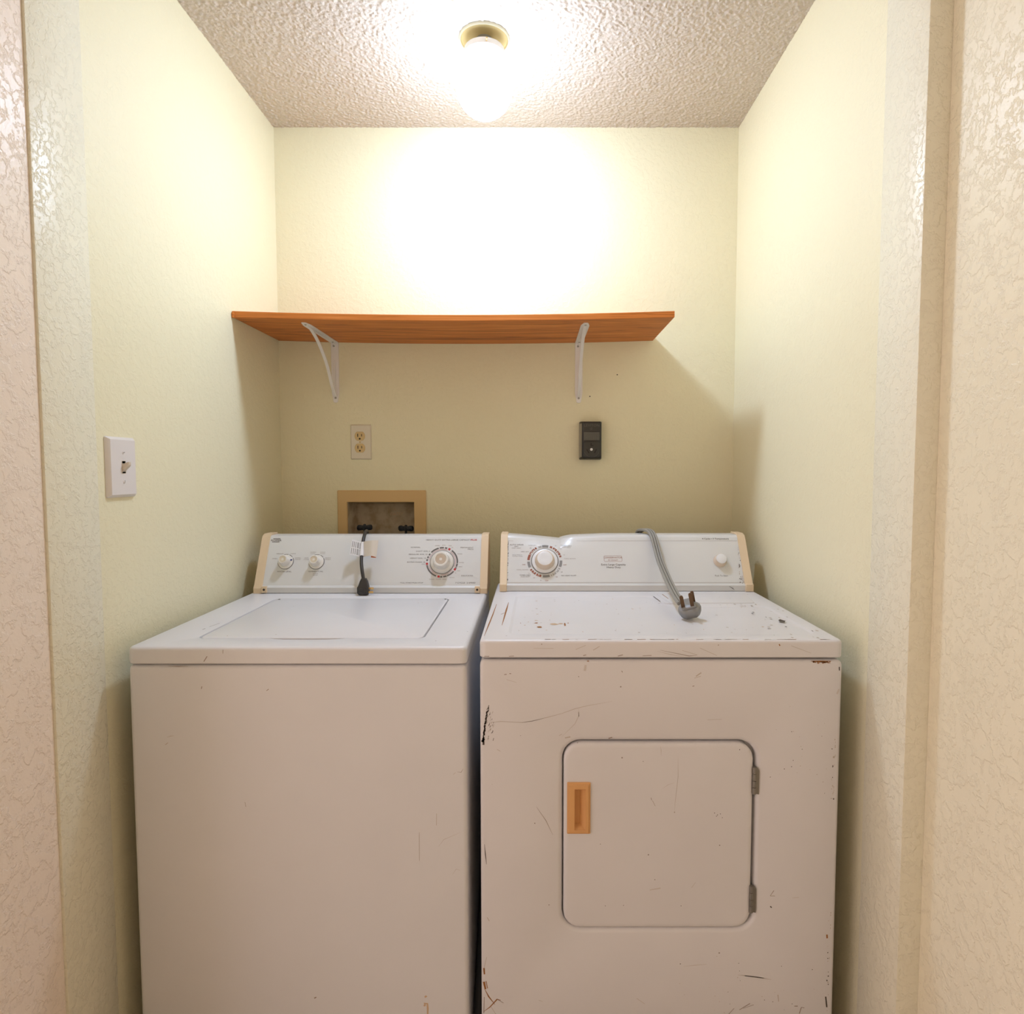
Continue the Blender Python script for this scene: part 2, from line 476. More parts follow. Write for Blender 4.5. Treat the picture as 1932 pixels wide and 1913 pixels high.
def bracket(x, label):
    zt = shelf_z(x) - 0.0004
    t = thing('shelf_bracket', label, 'bracket', (x, YB, zt - 0.2), 'white shelf brackets')
    w_ = 0.0128; th = 0.0026
    bm = bmesh.new()   # wall leg with tapered rounded foot
    o_ = round_poly([(x - w_, zt), (x - w_, zt - 0.168), (x - w_ * 0.55, zt - 0.2015), (x + w_ * 0.55, zt - 0.2015), (x + w_, zt - 0.168), (x + w_, zt)], 0.0045, 4)
    slab(bm, fb, lambda i: inset_poly(o_, i), [(0, 0.0003), (0, th - 0.0008), (0.0008, th)])
    finish('wall_leg', bm, 'bracket_white', t)
    bm = bmesh.new()   # shelf leg
    y1, y0 = YB - 0.001, 1.893
    fu = lambda u, v, n=0.0: Vector((u, v, zt - n))
    o2 = round_poly([(x - w_, y1), (x - w_, y0 + 0.034), (x - w_ * 0.5, y0), (x + w_ * 0.5, y0), (x + w_, y0 + 0.034), (x + w_, y1)], 0.0045, 4)
    slab(bm, fu, lambda i: inset_poly(o2, i), [(0, 0.0), (0, th - 0.0008), (0.0008, th)])
    finish('shelf_leg', bm, 'bracket_white', t)
    bm = bmesh.new()   # curved brace
    path = spline([(x, 1.930, zt - th - 0.0005), (x, 1.965, zt - 0.008), (x, 2.030, zt - 0.036), (x, 2.102, zt - 0.088), (x, 2.152, zt - 0.150), (x, YB - 0.004, zt - 0.181)], 6)
    sweep(bm, path, [(-0.0045, -0.0022), (0.0045, -0.0022), (0.0052, 0), (0.0045, 0.0022), (-0.0045, 0.0022), (-0.0052, 0)])
    finish('brace', bm, 'bracket_white', t)
    bm = bmesh.new()   # stiffening web along both legs
    rib = [(x, 1.915, zt - th), (x, 2.06, zt - th - 0.003), (x, YB - 0.006, zt - 0.006), (x, YB - th - 0.003, zt - 0.09), (x, YB - th, zt - 0.176)]
    sweep(bm, spline(rib, 6), [(-0.0022, -0.0012), (0.0022, -0.0012), (0.0022, 0.0012), (-0.0022, 0.0012)])
    finish('rib', bm, 'bracket_white', t)
    for z_ in (zt - 0.012, zt - 0.186):
        bm = bmesh.new()
        lathe(bm, fb, x - 0.003 * (z_ > zt - .1), z_, [(0.0036, th), (0.0032, th + 0.0012), (0.0014, th + 0.0016), (0.0012, th + 0.0004)], 16, False, True)
        finish('screw', bm, 'screw_metal', t)
    for y_ in (y0 + 0.018, YB - 0.022):
        bm = bmesh.new()
        lathe(bm, fu, x, y_, [(0.0036, th), (0.0032, th + 0.0012), (0.0014, th + 0.0016), (0.0012, th + 0.0004)], 16, False, True)
        finish('screw', bm, 'screw_metal', t)
    return t
bracket(-0.672, 'white metal shelf bracket above the ivory duplex outlet')
bracket(0.1525, 'white metal shelf bracket above the black dryer receptacle')

# ---------------------------------------------------------------- duplex outlet
t = thing('wall_outlet', 'pale duplex outlet with ivory sockets on the back wall', 'outlet', (-0.588, YB, 1.3085))
ox, oz = -0.588, 1.3687
bm = bmesh.new()
slab(bm, fb, lambda i: rrect(ox - .0355, ox + .0355, oz - .0592, oz + .0592, .003, i, 3), [(0, 0.0002), (0.0003, 0.002), (0.0035, 0.0058)])
finish('cover_plate', bm, 'outlet_plate', t)
for dz in (0.0198, -0.0206):
    bm = bmesh.new()
    def dshape(i, cz=oz + dz):
        pts = []
        for q in range(48):
            a = 2 * math.pi * q / 48
            pts.append((ox - 0.003 + (0.0178 - i) * math.cos(a), cz + max(-0.0150 + i, min(0.0150 - i, (0.0178 - i) * math.sin(a)))))
        return pts
    slab(bm, fb, dshape, [(0, 0.004), (0, 0.0068), (0.0008, 0.0075)])
    s = finish('socket_face', bm, 'outlet_ivory', t)
    bm = bmesh.new()
    c = oz + dz + 0.003
    frbox(bm, fb, ox - 0.003 - 0.0080, ox - 0.003 - 0.0054, c - 0.0052, c + 0.0052, 0.0070, 0.0077)
    frbox(bm, fb, ox - 0.003 + 0.0052, ox - 0.003 + 0.0076, c - 0.0042, c + 0.0042, 0.0070, 0.0077)
    lathe(bm, fb, ox - 0.003, oz + dz - 0.0088, [(0.0030, 0.0070), (0.0030, 0.0077)], 16, True, True)
    finish('slot', bm, 'slot_dark', s)
bm = bmesh.new()
lathe(bm, fb, ox - 0.003, oz, [(0.0032, 0.0056), (0.0028, 0.0066), (0.0, 0.0068)], 16)
frbox(bm, fb, ox - 0.0055, ox - 0.0005, oz - 0.0005, oz + 0.0005, 0.0064, 0.0069)
finish('screw', bm, 'outlet_ivory', t)

# ---------------------------------------------------------------- dryer receptacle
t = thing('dryer_receptacle', 'black surface-mounted dryer receptacle box on the back wall', 'outlet', (0.192, YB, 1.308))
rx0, rx1, rz0, rz1 = 0.1545, 0.2290, 1.3085, 1.4375
bm = bmesh.new()
loops = []
for k_, (x0, x1, z0, z1, n) in enumerate(((rx0, rx1, rz0, rz1, 0.0002), (rx0 + .001, rx1 - .0005, rz0 + .001, rz1 - .001, 0.022), (rx0 + .007, rx1 - .002, rz0 + .005, rz1 - .002, 0.036), (rx0 + .009, rx1 - .004, rz0 + .007, rz1 - .004, 0.038))):
    loops.append([fb(u, v, n) for u, v in rrect(x0, x1, z0, z1, 0.004, 0, 3)])
L = loft(bm, loops)
finish('housing', bm, 'bakelite', t, 40)
# lighter colour laid over the left flank
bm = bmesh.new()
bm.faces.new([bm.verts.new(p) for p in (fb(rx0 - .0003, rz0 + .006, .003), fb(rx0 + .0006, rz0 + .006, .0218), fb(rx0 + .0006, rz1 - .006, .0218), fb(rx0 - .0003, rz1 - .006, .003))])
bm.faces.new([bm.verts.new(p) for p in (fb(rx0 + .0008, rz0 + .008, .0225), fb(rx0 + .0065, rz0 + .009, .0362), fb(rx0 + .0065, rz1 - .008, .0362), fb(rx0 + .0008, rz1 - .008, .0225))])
finish('pale_flank', bm, 'bakelite_side', t)
rx0 += .008; rx1 -= .003
cx = (rx0 + rx1) / 2
fz = 0.038
bm = bmesh.new()
slab(bm, fb, lambda i: rrect(rx0 + .004, rx1 - .004, 1.404, 1.432, .004, i, 4), [(0, fz - .001), (0, fz + .0008), (.0012, fz + .0010), (.0014, fz + .0002)])
top_p = finish('maker_panel', bm, 'bakelite_panel', t)
bm = bmesh.new()
text(bm, 'LEVITON', fb, cx, 1.423, 0.0085, 'CENTER', 1.05, 0, fz + .0006, bold=-0.01)
arc(bm, fb, cx - .002, 1.411, .0030, .0036, 0, 350, fz + .0006); stroke(bm, fb, [(cx - .003, 1.407), (cx + .001, 1.416)], .0008, fz + .0006)
finish('raised_lettering', bm, 'bakelite_face', top_p)
bm = bmesh.new()
for i in range(22):
    u = rx0 + .0055 + (rx1 - rx0 - .011) * i / 22
    frbox(bm, fb, u, u + .0017, 1.3735, 1.4005, fz - .001, fz + .0006)
finish('ribbed_band', bm, 'bakelite_face', t)
bm = bmesh.new()
slab(bm, fb, lambda i: rrect(rx0 + .005, rx1 - .005, 1.318, 1.3665, .004, i, 4), [(0, fz - .001), (0, fz + .0012), (.001, fz + .0016)])
f_ = finish('socket_face', bm, 'bakelite_panel', t)
bm = bmesh.new()
n_ = fz + .0017
frbox(bm, fb, cx - .0035, cx - .0005, 1.354, 1.3635, n_ - .001, n_ + .0002); frbox(bm, fb, cx - .0005, cx + .0055, 1.354, 1.3565, n_ - .001, n_ + .0002)
stroke(bm, fb, [(cx - .0165, 1.3425), (cx - .0090, 1.3300)], .0034, n_ + .0002, taper=False)
stroke(bm, fb, [(cx + .0160, 1.3430), (cx + .0090, 1.3305)], .0034, n_ + .0002, taper=False)
finish('slot', bm, 'slot_dark', f_)
bm = bmesh.new(); arc(bm, fb, cx, 1.3425, .0255, .0260, 200, 340, n_ + .0001)
finish('raised_line', bm, 'bakelite_face', f_)
bm = bmesh.new()
lathe(bm, fb, cx - .001, 1.3425, [(.0046, n_ - .001), (.0043, n_ + .0014), (.0, n_ + .0022)], 20)
finish('screw', bm, 'cap_white', t)

# ---------------------------------------------------------------- washing machine outlet box
t = thing('laundry_outlet_box', 'beige recessed laundry outlet box with two dark valve handles', 'outlet box', (-0.52, YB, 0.93))
fx0, fx1, fz0, fz1 = -0.6715, -0.3685, 0.925, 1.2043
bm = bmesh.new()
A = slab(bm, fb, lambda i: rrect(fx0, fx1, fz0, fz1, .003, i, 3), [(0, .0002), (0, .0045), (.003, .007)], False, False)
B = slab(bm, fb, lambda i: rrect(BX[0], BX[1], BX[2], BX[3], .002, i, 3), [(-.0012, .007), (.0006, .0055), (.0008, .0002)], False, False)
fill_between(bm, A[-1], B[0])
finish('face_frame', bm, 'box_beige', t)
bm = bmesh.new()
loft(bm, [[fb(u, v, n) for u, v in rrect(BX[0] + .0008 + q, BX[1] - .0008 - q, BX[2] + q, BX[3] - q, .004, 0, 3)] for n, q in ((0.0, 0), (-.07, .006), (-.078, .012))], False, True)
basin = finish('basin', bm, 'box_inside', t)
bm = bmesh.new()
fbb = fr_front(YB + .078)
text(bm, 'OATEY', fbb, -.487, 1.118, .010, 'CENTER', 1.0, 0, .0005)
arc(bm, fbb, -.494, 1.136, .004, .0048, 0, 350, .0005); arc(bm, fbb, -.516, 1.136, .004, .0048, 0, 350, .0005); arc(bm, fbb, -.492, 1.100, .0044, .005, 0, 350, .0005)
finish('moulded_mark', bm, 'rust_pale', basin)
def valve(x, zc, tilt):
    v_ = None
    bm = bmesh.new()
    tube(bm, [Vector((x, YB + .035, .957)), Vector((x, YB + .035, 1.035))], .0095, 16)
    tube(bm, [Vector((x, YB + .035, 1.035)), Vector((x, YB + .035, 1.050))], .0135, 6)
    v_ = finish('valve', bm, 'brass', t)
    bm = bmesh.new()
    tube(bm, [Vector((x, YB + .035, 1.05)), Vector((x, YB + .035, 1.066))], .0046, 10)
    # lobed wing handle
    fz_ = lambda u, v, n=0.0: Vector((x + u, YB + .035 + v, zc + n + u * tilt))
    pts = []
    for q in range(48):
        a = 2 * math.pi * q / 48
        r_ = 0.0085 + 0.0175 * abs(math.cos(a)) ** 2.2 + 0.0012 * math.cos(10 * a)
        pts.append((r_ * math.cos(a), r_ * 0.62 * math.sin(a)))
    slab(bm, fz_, lambda i: [(p[0] * (1 - i * 40), p[1] * (1 - i * 40)) for p in pts], [(.003, -.0085), (0, -.005), (0, .004), (.003, .0075)])
    lathe(bm, fz_, 0, 0, [(.005, .004), (.0045, .0115), (.0, .0125)], 14)
    lathe(bm, fz_, -.018, 0, [(.0060, -.0095), (.0082, -.002), (.0066, .0085), (0, .0098)], 14)
    lathe(bm, fz_, .018, 0, [(.0060, -.0095), (.0082, -.002), (.0066, .0085), (0, .0098)], 14)
    finish('handle', bm, 'valve_blue_black', v_)
valve(-.590, 1.0735, 0.03); valve(-.446, 1.0705, -0.03)

# ---------------------------------------------------------------- light switch on the left wall
t = thing('light_switch', 'white toggle light switch plate on the left wall', 'light switch', (XL, 1.333, 1.218))
flw = fr_left(XL)
sy, sz = 1.333, 1.280
bm = bmesh.new()
slab(bm, flw, lambda i: rrect(sy - .0455, sy + .0455, sz - .0625, sz + .0625, .003, i, 3), [(0, .0002), (.0005, .0035), (.006, .0095)])
finish('cover_plate', bm, 'plate_white', t)
bm = bmesh.new()
slab(bm, flw, lambda i: rrect(sy - .0065, sy + .0065, sz - .0135, sz + .0135, .001, i, 2), [(0, .0095), (0, .0100), (.0009, .0100), (.0012, .0088)])
finish('toggle_frame', bm, 'switch_ivory', t)
bm = bmesh.new()
loft(bm, [[flw(sy + a * s_, sz + z_ + b_ * s2, n) for a, b_ in ((-1, -1), (1, -1), (1, 1), (-1, 1))] for n, z_, s_, s2 in ((.009, -.001, .0055, .009), (.013, .001, .0050, .0062), (.021, .0065, .0046, .0042), (.0225, .0078, .0034, .003))])
finish('toggle', bm, 'switch_ivory', t)
for dz, rt in ((.030, 20), (-.030, 80)):
    bm = bmesh.new()
    lathe(bm, flw, sy, sz + dz, [(.0036, .0094), (.0032, .0104), (0, .0106)], 16)
    stroke(bm, flw, [(sy - .003 * math.cos(R(rt)), sz + dz - .003 * math.sin(R(rt))), (sy + .003 * math.cos(R(rt)), sz + dz + .003 * math.sin(R(rt)))], .0012, .0109, 1, False)
    finish('screw', bm, ['plate_white', 'scuff_dark'], t)

# ---------------------------------------------------------------- washer
WX0, WX1, WZ = -0.8228, -0.1362, 0.917
YBK = 1.935
washer = thing('washing_machine', 'white top-load washing machine against the left wall', 'washing machine', ((WX0 + WX1) / 2, 1.6, 0))
ff = fr_front(YF)
bm = bmesh.new()
slab(bm, ff, lambda i: rrect(WX0, WX1, .022, .8795, .010, i, 5), edge_round(.009, -(YBK - YF), 4))
wbody = finish('cabinet', bm, 'washer_enamel', washer)
for x in (WX0 + .06, WX1 - .06):
    for y in (YF + .06, YBK - .06):
        bm = bmesh.new(); ft = fr_top(0)
        lathe(bm, ft, x, y, [(.02, .0), (.02, .008), (.012, .012), (.008, .024)], 16, True, True)
        finish('foot', bm, 'cord_black', washer)
fw = fr_top(WZ)
LID = (-.7145, -.2375, 1.3465, 1.762)
bm = bmesh.new()
A = slab(bm, fw, lambda i: rrect(WX0 - .0005, WX1 + .0005, YF - .002, YBK, .014, i, 5), [(.0015, -.0345), (0, -.033)] + edge_round(.0085, -.02, 4)[1:], True, False)
def lid_hole(i):
    pts = []
    x0, x1, y0, y1 = LID[0] - .0035 + i, LID[1] + .0035 - i, LID[2] - .003 + i, LID[3] + .003 - i
    for p in rrect(x0, x1, y0, y1, .018, 0, 6): pts.append(p)
    # finger scoop along the front edge (between the two front corners)
    k = [q for q, p in enumerate(pts) if abs(p[1] - y0) < 1e-6]
    iL = min(k, key=lambda q: pts[q][0])
    scoop = [(-.562, 0), (-.548, -.006), (-.528, -.0105), (-.48, -.012), (-.435, -.0105), (-.414, -.006), (-.400, 0)]
    return pts[:iL + 1] + [(sx, y0 + dy) for sx, dy in scoop] + pts[iL + 1:]
B = slab(bm, fw, lid_hole, [(-.0022, 0), (-.0006, -.0008), (0, -.003), (0, -.022)], False, True)
fill_between(bm, A[-1], B[0])
wtop = finish('top_panel', bm, 'washer_enamel', washer)
bm = bmesh.new()
slab(bm, fw, lambda i: rrect(*LID, .015, i, 6), [(.001, -.0205), (0, -.018), (0, -.0035), (.001, -.0012), (.0035, .0002)])
finish('lid', bm, 'washer_enamel', washer)
bm = bmesh.new()
stroke(bm, fw, [(-.7395, 1.44), (-.733, 1.475)], .0012, .0004, 0); stroke(bm, fw, [(-.742, 1.415), (-.741, 1.425)], .0015, .0004, 0)
for u, v in ((-.702, 1.748), (-.244, 1.752)): blob(bm, fw, u, v, .004, .006, .0006, 0)
for u, v in ((-.63, 1.66), (-.31, 1.70), (-.30, 1.705), (-.66, 1.36), (-.56, 1.372), (-.45, 1.69)): blob(bm, fw, u, v, .0012, .003, .0006, 1)
finish('scuff', bm, ['scuff_dark', 'scuff_faint'], wtop)['kind'] = 'stuff'
bm = bmesh.new()
for p, wd, mi in (([(-.748, .7301), (-.740, .733), (-.7327, .7334)], .0012, 1), ([(-.7517, .7146), (-.7462, .719)], .0018, 1),
                  ([(-.1561, .658), (-.1486, .6569), (-.1442, .6646)], .0012, 0), ([(-.5424, .827), (-.538, .8303)], .0018, 0),
                  ([(-.6747, .8303), (-.6734, .8358)], .0018, 0), ([(-.4586, .1724), (-.4542, .1747)], .003, 0), ([(-.5926, .5943), (-.5907, .5843)], .001, 0),
                  ([(-.165, .652), (-.160, .656)], .001, 1), ([(-.196, .50), (-.185, .515), (-.15, .53)], .001, 1),
                  ([(-.7, .8775), (-.72, .877), (-.74, .8775)], .002, 0),
                  ([(-.20, .545), (-.1995, .57)], .001, 1), ([(-.236, .47), (-.2355, .53)], .001, 1), ([(-.168, .44), (-.160, .452), (-.152, .449)], .0012, 1)):
    stroke(bm, ff, p, wd * .8, .0003, 3 if mi == 0 else mi)
blob(bm, ff, -.226, .1755, .0032, .003, .0003, 2)
stroke(bm, ff, [(-.230, .162), (-.2225, .1605), (-.2217, .150), (-.2225, .120)], .0045, .0003, 2)
blob(bm, ff, -.2275, .158, .003, .005, .0003, 2)
finish('scuff', bm, ['scuff_dark', 'scuff_faint', 'rust_pale', 'scratch'], wbody)['kind'] = 'stuff'
ffw = fr_front(YF - .002)
bm = bmesh.new()
stroke(bm, ffw, [(-.667, .8875), (-.660, .8985)], .0018, .0003); stroke(bm, ffw, [(-.628, .904), (-.6275, .912)], .0010, .0003)
finish('scuff', bm, ['scratch'], wtop)['kind'] = 'stuff'

# --- washer console
WA, WB = (1.842, .944), (1.903, 1.072)
fwc = fr_slant(WA, WB)
CX0, CX1 = -.811, -.1345
bm = bmesh.new()
prof = [(1.8335, .9195), (1.8325, .934), (1.8345, .9365), (1.8405, .9395), (1.842, .944), (1.903, 1.072), (1.9065, 1.0765), (1.912, 1.0785), (1.958, 1.0785), (1.962, 1.074), (1.962, .9175), (1.836, .9175)]
loft(bm, [[(x, y, z) for y, z in prof] for x in (CX0 + .024, CX1 - .020)])
wcon = finish('control_console', bm, 'panel_white', washer, 25)
def endcap(par, x0, x1, prof_, grow=.003, side=1):
    bm = bmesh.new()
    cyy = sum(p[0] for p in prof_) / len(prof_); czz = sum(p[1] for p in prof_) / len(prof_)
    P = [(y - (grow if y < cyy else -grow * .3), z + (grow if z > czz else 0)) for y, z in prof_]
    b_ = .0015
    inn = [(y + (b_ if y < cyy else -b_), z - (b_ if z > czz else 0)) for y, z in P]
    loft(bm, [[(x, y, z) for y, z in q] for x, q in ((x0, inn), (x0 + b_, P), (x1 - b_, P), (x1, inn))])
    return finish('end_cap', bm, 'almond_plastic', par, 25)
wprof_cap = [(1.834, .9175), (1.834, .932), (1.842, .944), (1.899, 1.066), (1.906, 1.076), (1.916, 1.080), (1.958, 1.080), (1.964, .9175)]
endcap(wcon, CX0, CX0 + .0245, wprof_cap); endcap(wcon, CX1 - .0215, CX1, wprof_cap)
for x0, x1 in ((CX0 + .0245, CX0 + .040), (CX1 - .036, CX1 - .0215)):
    bm = bmesh.new(); box(bm, x0, x1, 1.8285, 1.838, .9195, .9385, .0012)
    tab = finish('screw_tab', bm, 'almond_plastic', wcon)
    bm = bmesh.new(); lathe(bm, fr_front(1.8285), (x0 + x1) / 2, .929, [(.0036, -.0005), (.0032, .001), (.0012, .0012), (.001, .0002)], 14, False, True)
    finish('screw', bm, 'scuff_dark', tab)

# printed lettering on the washer console (0 grey, 1 soft, 2 red, 3 blue)
bm = bmesh.new()
Tw = lambda s, u, v, c, al='CENTER', sx=1.35, mi=1, **k: text(bm, s, fwc, u, v, c, al, sx, mi, .0004, **k)
Tw('HEAVY DUTY', -.3216, .1347, .0044, 'LEFT', 1.20, 0); Tw('EXTRA LARGE CAPACITY', -.2732, .1347, .0044, 'LEFT', 1.20, 0)
Tw('PLUS', -.187, .1347, .0044, 'LEFT', 1.25, 2, bold=.03)
Tw('NORMAL', -.3507, .1114, .0036, mi=0)
Tw('LIGHT SOIL 6', -.3074, .0994, .0036, 'RIGHT', mi=0); Tw('REGULAR SOIL 10', -.3141, .0896, .0036, 'RIGHT', mi=0)
Tw('HEAVY SOIL 14', -.318, .0777, .0036, 'RIGHT', mi=0); Tw('EXTRA WASH 18', -.3196, .0655, .0036, 'RIGHT', mi=0)
Tw('OFF', -.3195, .0592, .0030, 'RIGHT')
Tw('RINSE', -.2864, .1164, .0028); Tw('SPIN', -.2674, .1176, .0028); Tw('OFF', -.2485, .1163, .0028); Tw('10', -.2421, .1111, .0028)
Tw('PERMANENT', -.179, .1107, .0036, 'RIGHT', 1.3, 0); Tw('PRESS', -.1788, .1056, .0036, 'RIGHT', 1.3, 0)
Tw('RINSE', -.2255, .0908, .0028, 'LEFT'); Tw('RINSE', -.2195, .064, .0028, 'LEFT'); Tw('SPIN', -.2205, .0513, .0028, 'LEFT'); Tw('OFF', -.225, .0387, .0028, 'LEFT'); Tw('6', -.228, .0327, .0028)
Tw('DELICATES', -.1944, .0242, .0036, mi=0); Tw('RINSE', -.2455, .0187, .0028, 'LEFT')
Tw('SOAK 10', -.3046, .0135, .0032, 'LEFT'); Tw('OFF', -.2748, .0135, .0030); Tw('SPIN', -.254, .0135, .0030, 'RIGHT')
Tw('PULL START', -.3876, .0028, .0034, 'LEFT', 1.25, 0); Tw('PUSH STOP', -.3215, .0028, .0034, 'RIGHT', 1.25, 0)
Tw('7 CYCLE', -.2283, .0028, .0040, 'LEFT', 1.3, 0); Tw('2 SPEED', -.1687, .0028, .0040, 'RIGHT', 1.3, 0)
Tw('ROPER', -.768, .1334, .0046, sx=1.55, mi=0, bold=.02)
for dv in (.0050, -.0050): quad(bm, fwc, -.7800 + .0025 * (dv > 0), -.7560 - .0015 * (dv < 0), .1334 + dv - .0011, .1334 + dv + .0011, mi=0)
Tw('MEDIUM', -.7507, .0917, .0028); Tw('LARGE', -.7198, .0917, .0028, 'LEFT'); Tw('SMALL', -.7637, .0765, .0028)
Tw('EXTRA', -.7042, .0785, .0028, 'LEFT'); Tw('LARGE', -.7042, .0739, .0028, 'LEFT'); Tw('WATER LEVEL', -.7295, .0366, .0036, sx=1.3, mi=0)
Tw('HOT', -.6705, .0785, .0028); Tw('COLD', -.6705, .0739, .0028); Tw('WARM', -.6531, .0963, .0028); Tw('COLD', -.6533, .0919, .0028)
Tw('COLD', -.6246, .0963, .0028); Tw('COLD', -.6246, .0919, .0028); Tw('WARM', -.6071, .0785, .0028); Tw('WARM', -.6068, .0738, .0028)
Tw('TEMPERATURE', -.6386, .0369, .0036, sx=1.3, mi=0); Tw('WASH', -.6381, .0306, .0028); Tw('RINSE', -.638, .0261, .0028)
# dial ring
cu, cv = -.2697, .0655
k_ = .0476 / 328
r1, r0 = .0470, .0425
for a0, a1 in ((176, 168), (164, 157), (152, 145), (138, 106), (102, 86), (82, 73), (53, -4), (-5.5, -18), (-20, -25), (-38, -68), (-70, -83), (-86, -94), (-110, -168)):
    arc(bm, fwc, cu, cv, r0, r1, a0, a1, mi=0)
for a in (64, -29.5, -100, -173.5): arc(bm, fwc, cu, cv, r0 - .0012, r1 + .0006, a - 4.2, a + 4.2, .0005, 2)
for a0, a1 in ((172, 70), (55, -22), (-38, -92), (-108, -166)): arc(bm, fwc, cu, cv, .0393, .0400, a0, a1, mi=2); arc(bm, fwc, cu, cv, .0369, .0374, a0, a1, mi=1)
arc(bm, fwc, cu, cv - .0003, .0345, .0360, 0, 360, mi=0)
for (a, b_), gaps in (((-.7296, .0668), ((112, 78), (70, 42), (30, -168))), ((-.6391, .0662), ((112, 74), (66, 40), (30, -168)))):
    for a0, a1 in gaps: arc(bm, fwc, a, b_, .0218, .0232, a0, a1, mi=0)
finish('printed_lettering', bm, ['print_grey', 'print_soft', 'print_red', 'print_blue'], wcon, 0, False)['kind'] = 'stuff'

def dial(par, fr, u, v, prof_, capr, caph, capmat, mat_, mark=None):
    bm = bmesh.new()
    lathe(bm, fr, u, v, prof_, 40, False, False)
    kn = finish('knob', bm, mat_, par, 50)
    bm = bmesh.new()
    lathe(bm, fr, u, v, [(capr, caph - .001), (capr, caph + .0002), (capr * .94, caph + .0008), (capr * .5, caph + .0004), (0, caph)], 32)
    finish('knob_cap', bm, capmat, kn)
    if mark:
        bm = bmesh.new()
        stroke(bm, fr, [(u + mark[1] * math.cos(R(mark[0])), v + mark[1] * math.sin(R(mark[0]))), (u + mark[2] * math.cos(R(mark[0])), v + mark[2] * math.sin(R(mark[0])))], mark[3], mark[4], 0, False)
        finish('pointer_mark', bm, mark[5], kn)
    return kn
sm = [(.0215, .0002), (.0212, .004), (.019, .005), (.0152, .006), (.0143, .014), (.0132, .026), (.0118, .0285), (.0100, .0285), (.0097, .0275), (0, .0275)]
dial(wcon, fwc, -.7296, .0662, sm, .0097, .0272, 'brushed_cap', 'knob_white', (14, .0152, .0208, .0034, .0066, 'print_blue'))
dial(wcon, fwc, -.6391, .0656, sm, .0097, .0272, 'brushed_cap', 'knob_white')
big = [(.0345, .0002), (.0340, .003), (.0300, .006), (.0258, .008), (.0246, .016), (.0226, .0285), (.0212, .0320), (.0178, .0330), (.0160, .0320), (.0157, .0310), (0, .0310)]
dial(wcon, fwc, -.2697, .0655, big, .0157, .0308, 'brushed_cap', 'knob_white', (62, .0265, .0285, .002, .0072, 'print_grey'))
# worn bright streak is left to the brushed metal itself

# ---------------------------------------------------------------- washer cord with plug and tag
t = thing('power_cord', 'black washer power cord with tag hanging over the console', 'power cord', (-.484, 1.812, WZ))
bm = bmesh.new()
path = spline([(-.520, 1.9635, .955), (-.520, 1.980, .962), (-.5195, 1.988, 1.02), (-.5165, 1.978, 1.075), (-.511, 1.950, 1.0875), (-.506, 1.915, 1.0872), (-.5035, 1.888, 1.074), (-.503, 1.872, 1.055), (-.502, 1.857, 1.033), (-.4985, 1.838, 1.007), (-.492, 1.822, .982), (-.486, 1.813, .960)], 8)
tube(bm, path, .0050, 12)
finish('cord', bm, 'cord_black', t, 60)
bm = bmesh.new()
plo = []
for z, hw, hd, dx in ((.965, .0075, .007, 0), (.958, .0105, .009, 0), (.945, .0140, .011, -.001), (.940, .0160, .012, -.002), (.925, .0160, .012, -.002), (.919, .0130, .010, -.001)):
    fz0_ = fr_top(z)
    plo.append([fz0_(u, v) for u, v in rrect(-.4845 + dx - hw, -.4845 + dx + hw, 1.810 - hd, 1.810 + hd, .004, 0, 3)])
loft(bm, plo)
body = finish('plug_body', bm, 'cord_black', t, 40)
bm = bmesh.new(); fpl = fr_front(1.798)
for u0, u1, v0, v1 in ((-.4985, -.489, .925, .9275), (-.4985, -.4865, .930, .9385), (-.4835, -.4795, .921, .9405), (-.476, -.473, .923, .9405)):
    slab(bm, fpl, lambda i: rrect(u0, u1, v0, v1, .001, i, 2), [(0, -.001), (0, .0006), (.0006, .001)])
finish('grip_ridge', bm, 'cord_black', body)
for z in (.9365, .9265):
    bm = bmesh.new(); box(bm, -.4715, -.457, 1.8065 + (.002 if z > .93 else -.002), 1.8085 + (.002 if z > .93 else -.002), z - .003, z + .003, .0006)
    finish('prong', bm, 'brass', t)
# tag wrapped around the cord: sleeve plus two flaps
seg = [p for p in path if 1.022 < p.z < 1.062 and p.y < 1.90]
bm = bmesh.new(); tube(bm, seg, .0064, 14)
tag = finish('tag_sleeve', bm, 'tag_white', t, 60)
def flap(pts_top, pts_bot, mat_, name):
    bm = bmesh.new(); a = spline(pts_top, 6); c = spline(pts_bot, 6); n_ = Vector((0, -.0005, 0))
    L1 = [bm.verts.new(p) for p in a]; L2 = [bm.verts.new(p) for p in c]
    L3 = [bm.verts.new(p - n_) for p in a]; L4 = [bm.verts.new(p - n_) for p in c]
    ring_faces(bm, [L1, L2], False); ring_faces(bm, [L3, L4], False); ring_faces(bm, [L1, L3], False); ring_faces(bm, [L2, L4], False)
    return finish(name, bm, mat_, tag, 60), a, c
f1, a1_, c1_ = flap([(-.507, 1.868, 1.064), (-.519, 1.864, 1.068), (-.5295, 1.856, 1.072)], [(-.506, 1.851, 1.021), (-.520, 1.848, 1.026), (-.5335, 1.842, 1.029)], 'tag_white', 'tag_flap')
bm = bmesh.new()
for col_i in range(6):
    f0 = .10 + .15 * col_i
    def P_(s, q):
        i = int(s * (len(a1_) - 1)); return a1_[i].lerp(c1_[i], q) + Vector((0, -.0006, 0))
    for q0, q1 in ((.10, .48), (.54, .92)):
        w2 = Vector((.0009, 0, 0))
        m0, m1 = P_(f0, q0), P_(f0, q1)
        bm.faces.new([bm.verts.new(p) for p in (m0 - w2, m0 + w2, m1 + w2, m1 - w2)])
finish('tag_print', bm, 'print_midgrey', tag, 0, False)
